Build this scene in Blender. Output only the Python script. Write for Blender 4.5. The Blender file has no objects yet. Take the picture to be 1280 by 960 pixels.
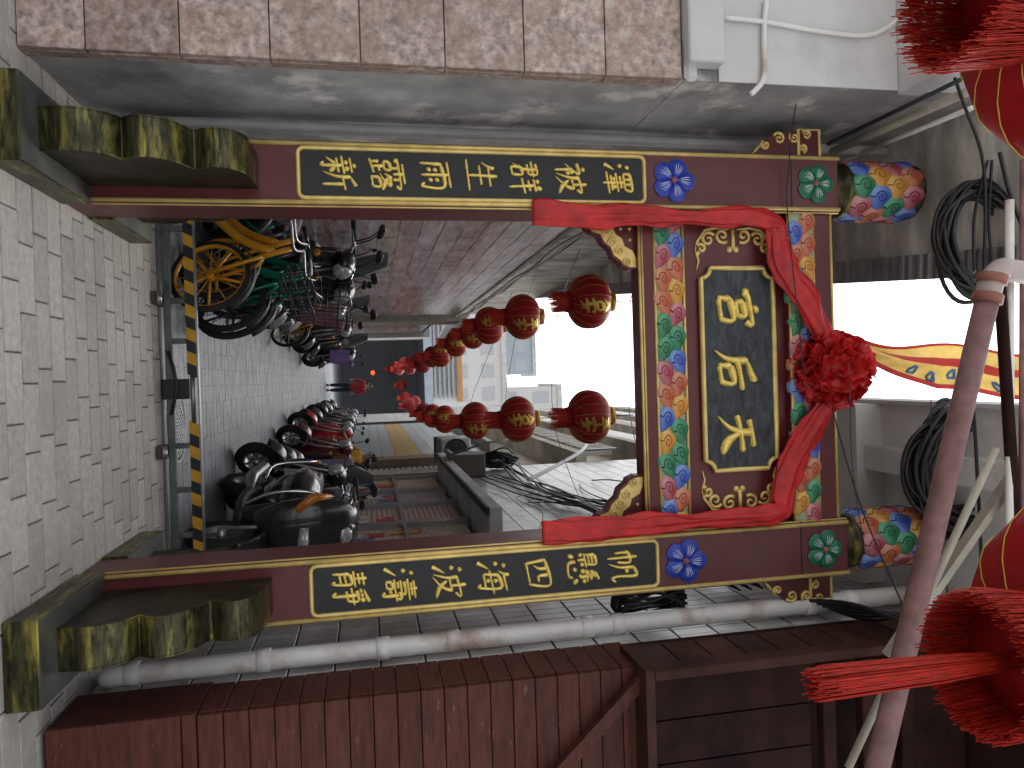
import bpy, math, random
from mathutils import Vector as V, Matrix as Mx
import numpy as np
random.seed(7)
S = bpy.context.scene; COL = S.collection; PI = math.pi; R_ = math.radians
# ---------------------------------------------------------------- camera (the photograph lies on its side: image right = up)
FPX, YAW, PITCH, ROLL = 921.27, -0.0097, 0.1913, -0.0327
CP = V((0.005, -4.383, 1.6))
_f = V((-math.sin(YAW)*math.cos(PITCH), math.cos(YAW)*math.cos(PITCH), math.sin(PITCH)))
_r = V((math.cos(YAW), math.sin(YAW), 0)); _u = _r.cross(_f)
CR = _r*math.cos(ROLL)+_u*math.sin(ROLL); CU = _u*math.cos(ROLL)-_r*math.sin(ROLL); CF = _f
cam = bpy.data.cameras.new('camera'); co = bpy.data.objects.new('camera', cam); COL.objects.link(co)
m3 = Mx((CU, -CR, -CF)).transposed(); co.matrix_world = Mx.Translation(CP) @ m3.to_4x4()
cam.sensor_width = 36; cam.sensor_fit = 'HORIZONTAL'; cam.lens = 36*FPX/1280; cam.clip_start = .05; cam.clip_end = 3000
S.camera = co
def ray(x, y): return CF + CU*((x-640)/FPX) + CR*((y-480)/FPX)
def onX(x, y, c): d = ray(x, y); return CP+d*((c-CP.x)/d.x)
def onY(x, y, c): d = ray(x, y); return CP+d*((c-CP.y)/d.y)
def onZ(x, y, c): d = ray(x, y); return CP+d*((c-CP.z)/d.z)
def atD(x, y, z): return CP+ray(x, y)*z
# ---------------------------------------------------------------- sky, sun, exposure
W = bpy.data.worlds.new('World'); S.world = W; W.use_nodes = True
nt = W.node_tree; nt.nodes.clear()
sky = nt.nodes.new('ShaderNodeTexSky'); sky.sky_type = 'NISHITA'; sky.sun_disc = False
SUN_EL, SUN_AZ = R_(52), R_(25)       # azimuth measured from +Y towards +X
sky.sun_elevation = SUN_EL; sky.sun_rotation = SUN_AZ; sky.dust_density = 4; sky.air_density = 1.2; sky.ozone_density = 1
hs = nt.nodes.new('ShaderNodeHueSaturation'); hs.inputs['Saturation'].default_value = .16
bg = nt.nodes.new('ShaderNodeBackground'); bg.inputs[1].default_value = .13; wo = nt.nodes.new('ShaderNodeOutputWorld')
nt.links.new(sky.outputs[0], hs.inputs['Color']); nt.links.new(hs.outputs[0], bg.inputs[0]); nt.links.new(bg.outputs[0], wo.inputs[0])
sl = bpy.data.lights.new('sun', 'SUN'); sl.energy = .7; sl.angle = R_(25); sl.color = (1, .97, .93)
so = bpy.data.objects.new('sun', sl); COL.objects.link(so)
sd = V((math.sin(SUN_AZ)*math.cos(SUN_EL), math.cos(SUN_AZ)*math.cos(SUN_EL), math.sin(SUN_EL)))
so.rotation_euler = sd.to_track_quat('Z', 'Y').to_euler(); so.location = (0, 0, 20)
S.view_settings.view_transform = 'Standard'; S.view_settings.look = 'None'; S.view_settings.gamma = 1
S.view_settings.exposure = 1.45
# ---------------------------------------------------------------- materials
MATS = {}
def mat(name, c, rough=.55, metal=0, var=.12, scale=6, bump=0, bscale=40, rnd=0, c2=None, c2t=.5, c2scale=2.5, c2soft=.12, stretch=(1,1,1), coat=0, transl=0, spec=.5, c3=None, c3t=.6, c3scale=14):
    if name in MATS: return MATS[name]
    m = bpy.data.materials.new(name); m.use_nodes = True; n = m.node_tree.nodes; l = m.node_tree.links
    b = n['Principled BSDF']; b.inputs['Roughness'].default_value = rough; b.inputs['Metallic'].default_value = metal
    b.inputs['Coat Weight'].default_value = coat; b.inputs['Specular IOR Level'].default_value = spec
    geo = n.new('ShaderNodeNewGeometry'); mp = n.new('ShaderNodeMapping'); mp.inputs['Scale'].default_value = stretch
    l.new(geo.outputs['Position'], mp.inputs['Vector'])
    def noise(sc, det=6):
        t = n.new('ShaderNodeTexNoise'); t.inputs['Scale'].default_value = sc; t.inputs['Detail'].default_value = det; t.inputs['Roughness'].default_value = .62
        l.new(mp.outputs[0], t.inputs['Vector']); return t.outputs['Fac']
    def mix(f, a, bb, mode='MIX'):
        x = n.new('ShaderNodeMix'); x.data_type = 'RGBA'; x.blend_type = mode
        if hasattr(f, 'links'): l.new(f, x.inputs[0])
        else: x.inputs[0].default_value = f
        for s, v in ((6, a), (7, bb)):
            if hasattr(v, 'links'): l.new(v, x.inputs[s])
            else: x.inputs[s].default_value = (*v, 1)
        return x.outputs[2]
    def ramp(f, lo, hi):
        r = n.new('ShaderNodeMapRange'); r.inputs[1].default_value = lo; r.inputs[2].default_value = hi; l.new(f, r.inputs[0]); return r.outputs[0]
    lo = tuple(max(0, x*(1-var*2)) for x in c); hi = tuple(min(1, x*(1+var*1.6)) for x in c)
    out = mix(ramp(noise(scale), .3, .72), lo, hi)
    if c2: out = mix(ramp(noise(c2scale, 8), c2t-c2soft, c2t+c2soft), out, c2)
    if c3: out = mix(ramp(noise(c3scale, 8), c3t-.05, c3t+.05), out, c3)
    if rnd:
        oi = n.new('ShaderNodeObjectInfo'); h = n.new('ShaderNodeHueSaturation')
        r = n.new('ShaderNodeMapRange'); r.inputs[3].default_value = 1-rnd; r.inputs[4].default_value = 1+rnd
        l.new(oi.outputs['Random'], r.inputs[0]); l.new(r.outputs[0], h.inputs['Value']); l.new(out, h.inputs['Color']); out = h.outputs[0]
    l.new(out, b.inputs['Base Color'])
    rr = n.new('ShaderNodeMapRange'); rr.inputs[3].default_value = max(.02, rough-.1); rr.inputs[4].default_value = min(1, rough+.12)
    l.new(noise(scale*2.3), rr.inputs[0]); l.new(rr.outputs[0], b.inputs['Roughness'])
    if bump:
        bp = n.new('ShaderNodeBump'); bp.inputs['Strength'].default_value = bump; bp.inputs['Distance'].default_value = .01
        l.new(noise(bscale, 5), bp.inputs['Height']); l.new(bp.outputs[0], b.inputs['Normal'])
    if transl:
        o = n['Material Output']; t = n.new('ShaderNodeBsdfTranslucent'); l.new(out, t.inputs['Color']); x = n.new('ShaderNodeMixShader'); x.inputs[0].default_value = transl
        l.new(b.outputs[0], x.inputs[1]); l.new(t.outputs[0], x.inputs[2]); l.new(x.outputs[0], o.inputs[0])
    MATS[name] = m; return m
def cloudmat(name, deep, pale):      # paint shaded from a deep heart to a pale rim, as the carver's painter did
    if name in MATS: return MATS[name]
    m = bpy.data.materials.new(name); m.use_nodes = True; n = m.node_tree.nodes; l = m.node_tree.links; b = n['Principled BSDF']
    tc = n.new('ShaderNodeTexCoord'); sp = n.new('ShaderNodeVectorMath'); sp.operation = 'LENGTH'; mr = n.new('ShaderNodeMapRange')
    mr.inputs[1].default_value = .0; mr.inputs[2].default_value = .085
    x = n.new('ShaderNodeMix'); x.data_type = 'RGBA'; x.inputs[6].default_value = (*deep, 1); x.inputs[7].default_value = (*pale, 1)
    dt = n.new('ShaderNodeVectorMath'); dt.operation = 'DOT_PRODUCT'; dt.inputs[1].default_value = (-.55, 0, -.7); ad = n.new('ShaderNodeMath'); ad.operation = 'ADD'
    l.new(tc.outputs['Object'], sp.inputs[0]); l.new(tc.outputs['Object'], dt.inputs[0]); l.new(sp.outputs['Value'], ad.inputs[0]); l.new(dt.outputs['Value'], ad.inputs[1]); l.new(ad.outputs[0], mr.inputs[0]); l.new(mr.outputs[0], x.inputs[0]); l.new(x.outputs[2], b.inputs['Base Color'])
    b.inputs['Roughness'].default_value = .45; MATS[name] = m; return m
MAROON = mat('maroon_paint', (.105, .016, .017), .38, var=.1, scale=3, bump=.05, bscale=60)
GOLD = mat('gold_paint', (.76, .57, .2), .34, .3, var=.12, scale=9, bump=.08, bscale=50)
GOLDC = mat('gold_letters', (.86, .64, .16), .28, .35, var=.12, scale=20, bump=.06, bscale=60)
BLACK = mat('black_lacquer', (.012, .013, .014), .5, var=.2, scale=14, bump=.05)
SLATE = mat('slate_black_board', (.022, .03, .034), .5, var=.5, scale=9, stretch=(1, 1, 2.5), c2=(.05, .065, .07), c2t=.6, c2scale=11)
BRASS = mat('brushed_bronze', (.062, .057, .028), .36, .7, var=.45, scale=6, stretch=(1.5, 1.5, 9), c2=(.38, .33, .07), c2t=.61, c2scale=2.2, c2soft=.1, bump=.15, bscale=30)
BRASSD = mat('dark_bronze', (.032, .027, .016), .42, .6, var=.4, scale=6, c2=(.1, .085, .03), c2t=.66, c2scale=5)
STEELT = mat('bronze_plinth_top', (.13, .135, .12), .38, .6, var=.25, scale=4, bump=.05)
REDSILK = mat('red_silk', (.62, .022, .024), .38, var=.2, scale=7, transl=.22, bump=.12, bscale=35)
PAVER = mat('granite_paver', (.4, .375, .34), .6, var=.12, scale=24, rnd=.13, bump=.25, bscale=160, c2=(.3, .28, .25), c2t=.62, c2scale=1.6)
JOINT = mat('sand_joint', (.15, .14, .125), .9, var=.3, scale=20, bump=.3)
PAVER2 = mat('alley_paver', (.225, .245, .262), .42, var=.18, scale=3, bump=.15, bscale=120, c2=(.16, .17, .19), c2t=.62, c2scale=.8)
GRANITE = mat('pink_granite', (.41, .32, .28), .34, var=.32, scale=26, rnd=.12, c2=(.25, .14, .11), c2t=.58, c2scale=5, c3=(.46, .4, .36), c3t=.64, c3scale=5)
GRANITE2 = mat('weathered_red_tile', (.42, .31, .305), .22, var=.22, scale=4, stretch=(1, .6, 5), rnd=.16, c2=(.6, .57, .58), c2t=.57, c2scale=1.4, c3=(.3, .17, .165), c3t=.6, c3scale=1.6)
PLASTER = mat('grey_plaster', (.4, .4, .39), .85, var=.22, scale=2.5, c2=(.22, .22, .215), c2t=.57, c2scale=.9, c3=(.66, .64, .6), c3t=.6, c3scale=1.9, bump=.3, bscale=18)
STAIN = mat('stained_concrete', (.72, .71, .65), .9, var=.2, scale=3, stretch=(.7, 2.2, 1), c2=(.3, .29, .26), c2t=.56, c2scale=1.3, bump=.4, bscale=9)
WHITEP = mat('white_wall_paint', (.62, .62, .62), .7, var=.07, scale=1.5, c2=(.4, .39, .37), c2t=.68, c2scale=1.2)
GREYC = mat('grey_concrete', (.5, .5, .49), .85, var=.14, scale=2, bump=.15, bscale=14)
TILEW = mat('white_wall_tile', (.46, .455, .44), .32, var=.16, scale=3, rnd=.1, c2=(.24, .22, .19), c2t=.58, c2scale=2.2)
GROUT = mat('dark_grout', (.07, .068, .065), .9)
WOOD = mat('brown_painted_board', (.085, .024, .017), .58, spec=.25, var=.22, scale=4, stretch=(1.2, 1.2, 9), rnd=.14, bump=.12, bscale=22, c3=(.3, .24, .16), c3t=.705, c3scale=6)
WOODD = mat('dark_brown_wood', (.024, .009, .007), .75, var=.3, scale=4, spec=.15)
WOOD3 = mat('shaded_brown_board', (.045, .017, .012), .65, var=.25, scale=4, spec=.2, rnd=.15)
PVC = mat('white_pvc', (.8, .79, .76), .36, var=.06, scale=3, c2=(.33, .17, .1), c2t=.63, c2scale=2.6)
PVCG = mat('grey_pvc', (.58, .58, .58), .45, var=.08)
PIPER = mat('red_oxide_pipe', (.24, .13, .125), .7, var=.2, scale=8)
CABLE = mat('black_cable', (.014, .014, .016), .42, var=.2)
GREYM = mat('grey_metal', (.13, .14, .14), .45, .4, var=.2, scale=8)
GREENM = mat('green_grey_rail', (.13, .155, .14), .45, .2, var=.25, scale=6, c2=(.1, .05, .03), c2t=.7, c2scale=9)
YEL = mat('hazard_yellow', (.62, .32, .015), .5, var=.12); BLK = mat('hazard_black', (.015, .015, .02), .5)
RUBBER = mat('tyre_rubber', (.014, .014, .014), .75, var=.3, bump=.2); PBLACK = mat('gloss_black_plastic', (.012, .012, .013), .22, coat=.4, var=.2)
MBLACK = mat('matt_black_plastic', (.02, .02, .021), .5, var=.2); CHROME = mat('chrome', (.6, .6, .62), .14, 1, var=.05); ALU = mat('dull_alloy', (.35, .35, .36), .35, .9)
GLASSL = mat('lamp_lens', (.5, .52, .55), .08, .2, var=.3, scale=40); AMBER = mat('amber_lens', (.55, .2, .02), .15, var=.2, scale=20); REDL = mat('red_lens', (.5, .02, .015), .15)
SKIN = mat('skin', (.45, .27, .19), .55, var=.06); HAIR = mat('black_hair', (.012, .011, .01), .45, bump=.3)
LRED = mat('lantern_red', (.44, .008, .014), .5, var=.12, scale=8, transl=.3); LGOLD = mat('lantern_gilt', (.6, .4, .07), .35, .5); FRINGE = mat('red_fringe', (.62, .03, .012), .55, var=.3, scale=30, stretch=(6, 6, .6), transl=.2)
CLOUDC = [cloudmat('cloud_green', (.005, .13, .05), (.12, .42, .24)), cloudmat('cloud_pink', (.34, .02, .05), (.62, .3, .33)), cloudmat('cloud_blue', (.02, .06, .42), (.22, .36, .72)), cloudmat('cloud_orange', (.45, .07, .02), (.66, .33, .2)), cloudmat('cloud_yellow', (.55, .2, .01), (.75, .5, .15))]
def plain(name, c, rough=.45, metal=0, coat=0): return mat(name, c, rough, metal, var=.1, coat=coat)
# ---------------------------------------------------------------- mesh builder
class M:
    def __init__(s): s.v = []; s.f = []; s.m = []; s.mats = []; s.sm = []
    def mi(s, m):
        if m not in s.mats: s.mats.append(m)
        return s.mats.index(m)
    def add(s, vs, fs, m, smooth=False):
        o = len(s.v); s.v += [tuple(x) for x in vs]; k = s.mi(m)
        for f in fs: s.f.append([i+o for i in f]); s.m.append(k); s.sm.append(smooth)
        return s
    def box(s, a, b, m, bev=0):
        (x0, y0, z0), (x1, y1, z1) = a, b
        x0, x1 = sorted((x0, x1)); y0, y1 = sorted((y0, y1)); z0, z1 = sorted((z0, z1))
        if not bev:
            vs = [(x, y, z) for z in (z0, z1) for y in (y0, y1) for x in (x0, x1)]
            return s.add(vs, [(0, 2, 3, 1), (4, 5, 7, 6), (0, 1, 5, 4), (2, 6, 7, 3), (0, 4, 6, 2), (1, 3, 7, 5)], m)
        e = min(bev, (x1-x0)/2.01, (y1-y0)/2.01, (z1-z0)/2.01); vs = []; idx = {}
        for i, (X, sx) in enumerate(((x0, 1), (x1, -1))):
            for j, (Y, sy) in enumerate(((y0, 1), (y1, -1))):
                for k, (Z, sz) in enumerate(((z0, 1), (z1, -1))):
                    for ax in range(3):
                        p = [X+sx*e, Y+sy*e, Z+sz*e]; p[ax] = (X, Y, Z)[ax]; idx[i, j, k, ax] = len(vs); vs.append(p)
        g = lambda i, j, k, a: idx[i, j, k, a]; fs = []
        for t in (0, 1):
            q = lambda l: l if t else l[::-1]
            fs.append(q([g(t, 0, 0, 0), g(t, 1, 0, 0), g(t, 1, 1, 0), g(t, 0, 1, 0)])); fs.append(q([g(0, t, 0, 1), g(0, t, 1, 1), g(1, t, 1, 1), g(1, t, 0, 1)])); fs.append(q([g(0, 0, t, 2), g(1, 0, t, 2), g(1, 1, t, 2), g(0, 1, t, 2)]))
        for a in (0, 1):
            for b_ in (0, 1):
                fs += [[g(a, b_, 0, 0), g(a, b_, 1, 0), g(a, b_, 1, 1), g(a, b_, 0, 1)], [g(a, 0, b_, 0), g(a, 1, b_, 0), g(a, 1, b_, 2), g(a, 0, b_, 2)], [g(0, a, b_, 1), g(1, a, b_, 1), g(1, a, b_, 2), g(0, a, b_, 2)]]
                for c in (0, 1): fs.append([g(a, b_, c, 0), g(a, b_, c, 1), g(a, b_, c, 2)])
        return s.add(vs, fs, m)
    def tube(s, path, r, m, n=8, flat=(1, 1), up=None, caps=True, closed=False, fold=None):
        P = [V(p) for p in path]; k = len(P); rr = r if isinstance(r, (list, tuple)) else [r]*k; vs = []; prev = None
        for i in range(k):
            t = (P[(i+1) % k]-P[i-1]) if closed else (P[min(i+1, k-1)]-P[max(i-1, 0)])
            t = t.normalized() if t.length > 1e-9 else V((0, 0, 1))
            if up is not None: a = V(up)
            elif prev is not None: a = prev
            else: a = V((0, 0, 1)) if abs(t.z) < .9 else V((1, 0, 0))
            b = t.cross(a); b = b.normalized() if b.length > 1e-6 else t.orthogonal().normalized(); a = b.cross(t).normalized(); prev = a
            q = rr[i]; ra, rb = (q if isinstance(q, (tuple, list)) else (q*flat[0], q*flat[1]))
            for j in range(n):
                w = 2*PI*j/n; g = 1 if fold is None else fold(i/(k-1), w)
                vs.append(P[i]+b*(math.cos(w)*ra*g)+a*(math.sin(w)*rb*g))
        fs = [[i*n+j, i*n+(j+1) % n, ((i+1) % k)*n+(j+1) % n, ((i+1) % k)*n+j] for i in range(k if closed else k-1) for j in range(n)]
        if caps and not closed: fs += [list(range(n))[::-1], [(k-1)*n+j for j in range(n)]]
        return s.add(vs, fs, m, True)
    def lathe(s, prof, m, n=24, c=(0, 0, 0), axis='Z', ripple=None, caps=False):
        vs = []; c = V(c)
        for r, z in prof:
            for j in range(n):
                w = 2*PI*j/n; q = r*(1 if ripple is None else ripple(w)); x, y = math.cos(w)*q, math.sin(w)*q
                vs.append(c+(V((x, y, z)) if axis == 'Z' else V((z, x, y)) if axis == 'X' else V((y, z, x))))
        k = len(prof); fs = [[i*n+j, i*n+(j+1) % n, (i+1)*n+(j+1) % n, (i+1)*n+j] for i in range(k-1) for j in range(n)]
        if caps: fs += [list(range(n))[::-1], [(k-1)*n+j for j in range(n)]]
        return s.add(vs, fs, m, True)
    def prism(s, poly, fn, d0, d1, m, mside=None):     # poly 2D, fn(a,b,d)->3D
        k = len(poly); vs = [fn(a, b, d0) for a, b in poly]+[fn(a, b, d1) for a, b in poly]
        s.add(vs, [list(range(k))[::-1], list(range(k, 2*k))], m)
        return s.add(vs, [[i, (i+1) % k, k+(i+1) % k, k+i] for i in range(k)], mside or m)
    def grid(s, fn, nu, nv, m, smooth=True):
        vs = [fn(i/nu, j/nv) for i in range(nu+1) for j in range(nv+1)]; w = nv+1
        return s.add(vs, [[i*w+j, i*w+j+1, (i+1)*w+j+1, (i+1)*w+j] for i in range(nu) for j in range(nv)], m, smooth)
    def mesh(s, name):
        me = bpy.data.meshes.new(name); me.from_pydata(s.v, [], s.f)
        for m in s.mats: me.materials.append(m)
        me.polygons.foreach_set('material_index', s.m); me.polygons.foreach_set('use_smooth', s.sm); me.update()
        return me
    def build(s, name, parent=None, world=True, loc=None):
        if parent is not None and world:
            L = LOC.get(parent.as_pointer(), V((0, 0, 0)))
            if L.length > 0: s.v = [(a-L.x, b-L.y, c-L.z) for a, b, c in s.v]
        o = link(name, s.mesh(name), parent)
        if loc is not None: o.location = loc
        return o
LOC = {}
def link(name, data, parent=None):
    o = bpy.data.objects.new(name, data); COL.objects.link(o)
    if parent is not None:
        o.parent = parent
        if parent.as_pointer() in LOC: LOC[o.as_pointer()] = LOC[parent.as_pointer()]
    return o
def tag(o, label, cat, group=None):
    o['label'] = label; o['category'] = cat
    if group: o['group'] = group
    return o
def thing(name, label, cat, loc=(0, 0, 0), group=None, rz=0):
    o = link(name, None); o.location = loc; o.rotation_euler = (0, 0, rz); o.empty_display_size = .1; LOC[o.as_pointer()] = V(loc) if not rz else V((0, 0, 0))
    return tag(o, label, cat, group)
def struct(o): o['kind'] = 'structure'; return o
def stuff(o): o['kind'] = 'stuff'; return o
def piece(name, me, parent, pos, rot=None, sc=None):       # a piece that shares its mesh; pos in world
    o = link(name, me, parent); o.location = V(pos)-LOC.get(parent.as_pointer(), V((0, 0, 0)))
    if rot is not None: o.rotation_euler = rot
    if sc is not None: o.scale = sc
    return o
def copy_tree(o, parent=None):
    c = o.copy(); COL.objects.link(c); c.parent = parent
    for ch in o.children: copy_tree(ch, c)
    return c
def spline(pts, n=6):
    P = [V(p) for p in pts]; out = []
    for i in range(len(P)-1):
        a, b, c, d = P[max(i-1, 0)], P[i], P[i+1], P[min(i+2, len(P)-1)]
        for k in range(n):
            t = k/n; out.append(.5*((2*b)+(c-a)*t+(2*a-5*b+4*c-d)*t*t+(3*b-a-3*c+d)*t**3))
    return out+[P[-1]]
def sag(a, b, d, n=10):
    a, b = V(a), V(b); return [a.lerp(b, i/n)-V((0, 0, d*4*(i/n)*(1-i/n))) for i in range(n+1)]
# ---------------------------------------------------------------- brush-written characters
GLYPH = {
'天': "22,24 50,20 80,19h;12,50 50,45 90,45h;50,22 46,50 34,74 12,93p;50,48 62,70 78,84 94,92n",
'后': "74,9 48,18 28,22p;30,22 28,50 22,72 6,93p;30,44 60,40 92,39h;40,60 38,89v;40,60 77,57 72,89v;40,86 73,84h",
'宫': "50,2 55,13d;17,20 13,35d;18,24 50,20 86,19 78,34h;36,36 34,54v;36,36 67,34 63,54v;36,53 63,52h;50,54 46,62d;28,65 26,95v;28,65 75,62 71,95v;28,92 72,91h",
'澤': "14,14 22,22d;8,36 18,44d;6,88 14,74 25,58p;38,12 36,34v;38,12 87,10 82,32v;54,12 53,32v;68,11 68,31v;38,33 83,31h;44,44 80,42h;62,34 62,54v;34,56 91,53h;48,60 54,68d;78,58 70,68d;40,72 86,70h;30,84 95,81h;62,56 62,99v",
'被': "22,5 30,14d;8,26 38,22 28,40 5,63p;24,42 24,95v;35,38 27,50d;30,52 40,60d;50,24 48,54 34,93p;50,26 93,22 84,36h;70,5 70,46v;50,48 84,44h;82,46 70,70 43,95p;56,56 70,76 95,92n",
'群': "12,12 42,10 40,36h;5,24 51,22h;12,37 42,35h;28,12 24,50 5,79p;18,56 16,86v;18,56 40,54 38,84v;18,84 39,83h;60,8 66,18d;87,3 78,18d;56,24 93,21h;58,40 90,38h;51,58 97,54h;74,22 74,99v",
'生': "28,10 24,28 11,47p;26,28 81,24h;22,54 77,50h;7,90 95,86h;50,3 50,88v",
'雨': "14,14 87,10h;20,30 17,91v;20,32 84,28 82,89 72,82v;50,12 50,91v;32,46 41,52d;31,64 40,70d;60,44 69,50d;60,62 69,68d",
'露': "22,6 78,4h;14,16 10,28d;14,18 89,16 82,28h;50,6 50,34v;30,22 38,25d;30,30 38,33d;62,21 70,24d;62,29 70,32d;16,42 14,58v;16,42 38,40 36,57v;16,57 37,56h;27,58 27,90v;28,72 42,70h;14,70 14,92v;7,95 47,86h;62,38 47,59p;58,46 82,44 64,62 45,71p;60,50 76,60 95,68n;58,74 56,97v;58,74 84,72 82,95v;58,94 83,93h",
'新': "26,3 32,12d;8,18 49,15h;18,24 22,34d;40,22 34,34d;3,40 53,36h;8,54 49,51h;28,40 28,95 19,88v;24,58 5,83p;32,60 47,76d;86,7 70,16 58,20p;60,20 58,60 45,95p;60,42 97,38h;80,40 80,99v",
'帆': "10,28 10,73v;10,30 40,28 38,68v;25,5 25,97v;56,16 54,60 41,95p;56,18 82,14 80,70 86,89 97,79v;62,36 70,46d",
'懸': "12,6 10,36v;12,6 40,5 38,36v;12,16 38,15h;12,26 38,25h;4,38 47,35h;24,38 24,60v;12,44 6,54d;34,42 42,52d;86,3 60,10p;78,12 60,22 84,24 56,36 91,36v;74,36 74,58 67,54v;62,42 54,54d;84,42 92,52d;14,70 7,87d;28,66 32,88 66,92 75,79v;48,66 54,76d;80,66 93,81d",
'四': "14,22 20,85v;14,24 89,18 80,82v;40,24 38,44 27,59p;60,22 60,48 77,50v;20,80 81,77h",
'海': "16,10 24,20d;8,34 18,42d;5,91 16,74 27,58p;48,3 44,18 33,33p;44,18 93,14h;46,32 40,78v;46,34 84,30 78,92 69,86v;29,58 99,52h;58,38 66,48d;56,60 64,70d;40,76 85,74h",
'波': "16,10 24,20d;8,34 18,42d;5,93 16,74 27,58p;40,24 40,54 27,93p;40,26 95,20 84,36h;64,3 64,46v;40,48 80,44h;78,46 64,72 33,95p;48,54 66,78 97,92n",
'濤': "14,10 22,18d;6,32 16,40d;3,89 14,72 25,56p;38,10 89,8h;62,1 62,24v;44,18 82,16h;33,27 95,24h;40,36 76,34 74,42h;36,46 89,44h;40,54 60,53h;68,50 90,48 88,58v;33,64 97,60h;42,70 40,88v;42,70 60,69 58,86v;42,86 60,85h;80,54 80,97 69,90v;66,72 72,80d",
'靜': "8,14 45,12h;10,26 42,24h;3,38 49,36h;26,3 26,38v;12,48 10,95v;12,48 40,46 38,95 31,88v;14,62 38,60h;14,76 38,74h;92,3 72,10 56,14p;58,18 62,26d;72,16 74,24d;90,14 82,26d;58,34 88,32 86,62v;49,48 99,44h;58,62 88,60h;72,30 72,97 61,88v",
'合': "50,5 34,26 10,47p;50,5 68,28 92,46n;34,46 66,45h;28,58 26,93v;28,58 74,56 72,93v;28,90 73,89h",
'平': "18,14 82,12h;30,26 38,40d;72,24 62,40d;5,54 95,50h;50,14 50,99v",
'安': "50,3 54,14d;16,20 12,34d;16,22 87,20 78,34h;46,34 36,60 71,91p;70,50 56,74 21,95p;9,62 93,56h",
}
def glyph(ch, size, w, h, m=None):
    """one character lying in the local XZ plane, facing -Y, centred"""
    mb = M(); m = m or GOLDC
    for st in GLYPH[ch].split(';'):
        ty = st[-1]; pts = [tuple(map(float, p.split(','))) for p in st[:-1].split()]
        P = spline([((x-50)/100*size, 0, (50-y)/100*size+(x-50)/100*size*.09) for x, y in pts], 5)
        if len(P) < 6: P = [P[0].lerp(P[-1], i/6) for i in range(7)]
        k = len(P)-1; vs = []
        for i, p in enumerate(P):
            t = i/k
            q = {'h': .72+.55*abs(2*t-1)**2, 'v': 1.3-.55*t+.15*math.sin(9*t), 'p': 1.35*(1-t)**.7+.1, 'n': .5+1.1*math.sin(PI*min(1, t*.72+.12))**2*(1 if t < .8 else (1-t)/.2*.9+.1), 'd': .45+1.15*math.sin(PI*(.12+.8*t))}[ty]
            if i == 0: q *= .55
            if i == k: q *= .4
            tg = (P[min(i+1, k)]-P[max(i-1, 0)]).normalized(); b = V((-tg.z, 0, tg.x)); q *= w
            for a, hh in ((1, 0), (.72, .75), (0, 1), (-.72, .75), (-1, 0)): vs.append(p+b*(a*q)+V((0, -hh*h*min(1, q/w+.2), 0)))
        fs = [[i*5+j, (i+1)*5+j, (i+1)*5+j+1, i*5+j+1] for i in range(k) for j in range(4)]
        mb.add(vs, fs, m, True)
    return mb
def spiral(turns, r0, r1, a0=0, n=22, sgn=1): return [(math.cos(a0+sgn*turns*2*PI*i/n)*(r0+(r1-r0)*i/n), math.sin(a0+sgn*turns*2*PI*i/n)*(r0+(r1-r0)*i/n)) for i in range(n+1)]
# ================================================================ ground
mb = M(); mb.add([(-400, -60, -.09), (400, -60, -.09), (400, 900, -.09), (-400, 900, -.09)], [(0, 1, 2, 3)], GREYC); struct(mb.build('ground'))
st = M().box((-6, -9, -.08), (6, 1.86, -.012), JOINT).build('street_pavement'); struct(st)
PW, PD = .335, .166
pm_ = M().box((-PW/2+.004, -PD/2+.004, -.03), (PW/2-.004, PD/2-.004, 0), PAVER, .004).mesh('paver')
rest = M(); k = 0
for r in range(-32, 11):
    y = r*PD+.05
    for c in range(-10, 11):
        x = c*PW+(PW*.5 if r % 2 else 0)+.06*math.sin(r*2.3)
        if abs(x) > 3.2: continue
        if y > -1.15 and abs(x) < (1.95 if y < 0 else 1.25):
            o = piece('paver', pm_, st, (x, y, random.uniform(-.002, .002)), (random.uniform(-.006, .006), random.uniform(-.004, .004), random.uniform(-.004, .004))); k += 1
        else: rest.box((x-PW/2+.004, y-PD/2+.004, -.03), (x+PW/2-.004, y+PD/2-.004, random.uniform(-.002, .002)), PAVER)
stuff(rest.build('paver_field', st))
al = M().box((-2.2, 1.861, -.08), (2.2, 60, -.006), mat('alley_joint', (.18, .2, .21), .7, var=.15)).build('alley_floor'); struct(al)
rest = M()
for r in range(0, 150):
    y = 1.96+r*.17
    for c in range(-9, 10):
        x = c*.34+(.17 if r % 2 else 0)
        if abs(x) < 1.7: rest.box((x-.166, y-.081, -.03), (x+.166, y+.081, random.uniform(-.0015, .0015)), PAVER2)
stuff(rest.build('paver_field', al))
M().box((-2.2, 27.5, -.02), (2.2, 60, -.004), PAVER2).build('floor_slab', al)
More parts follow.
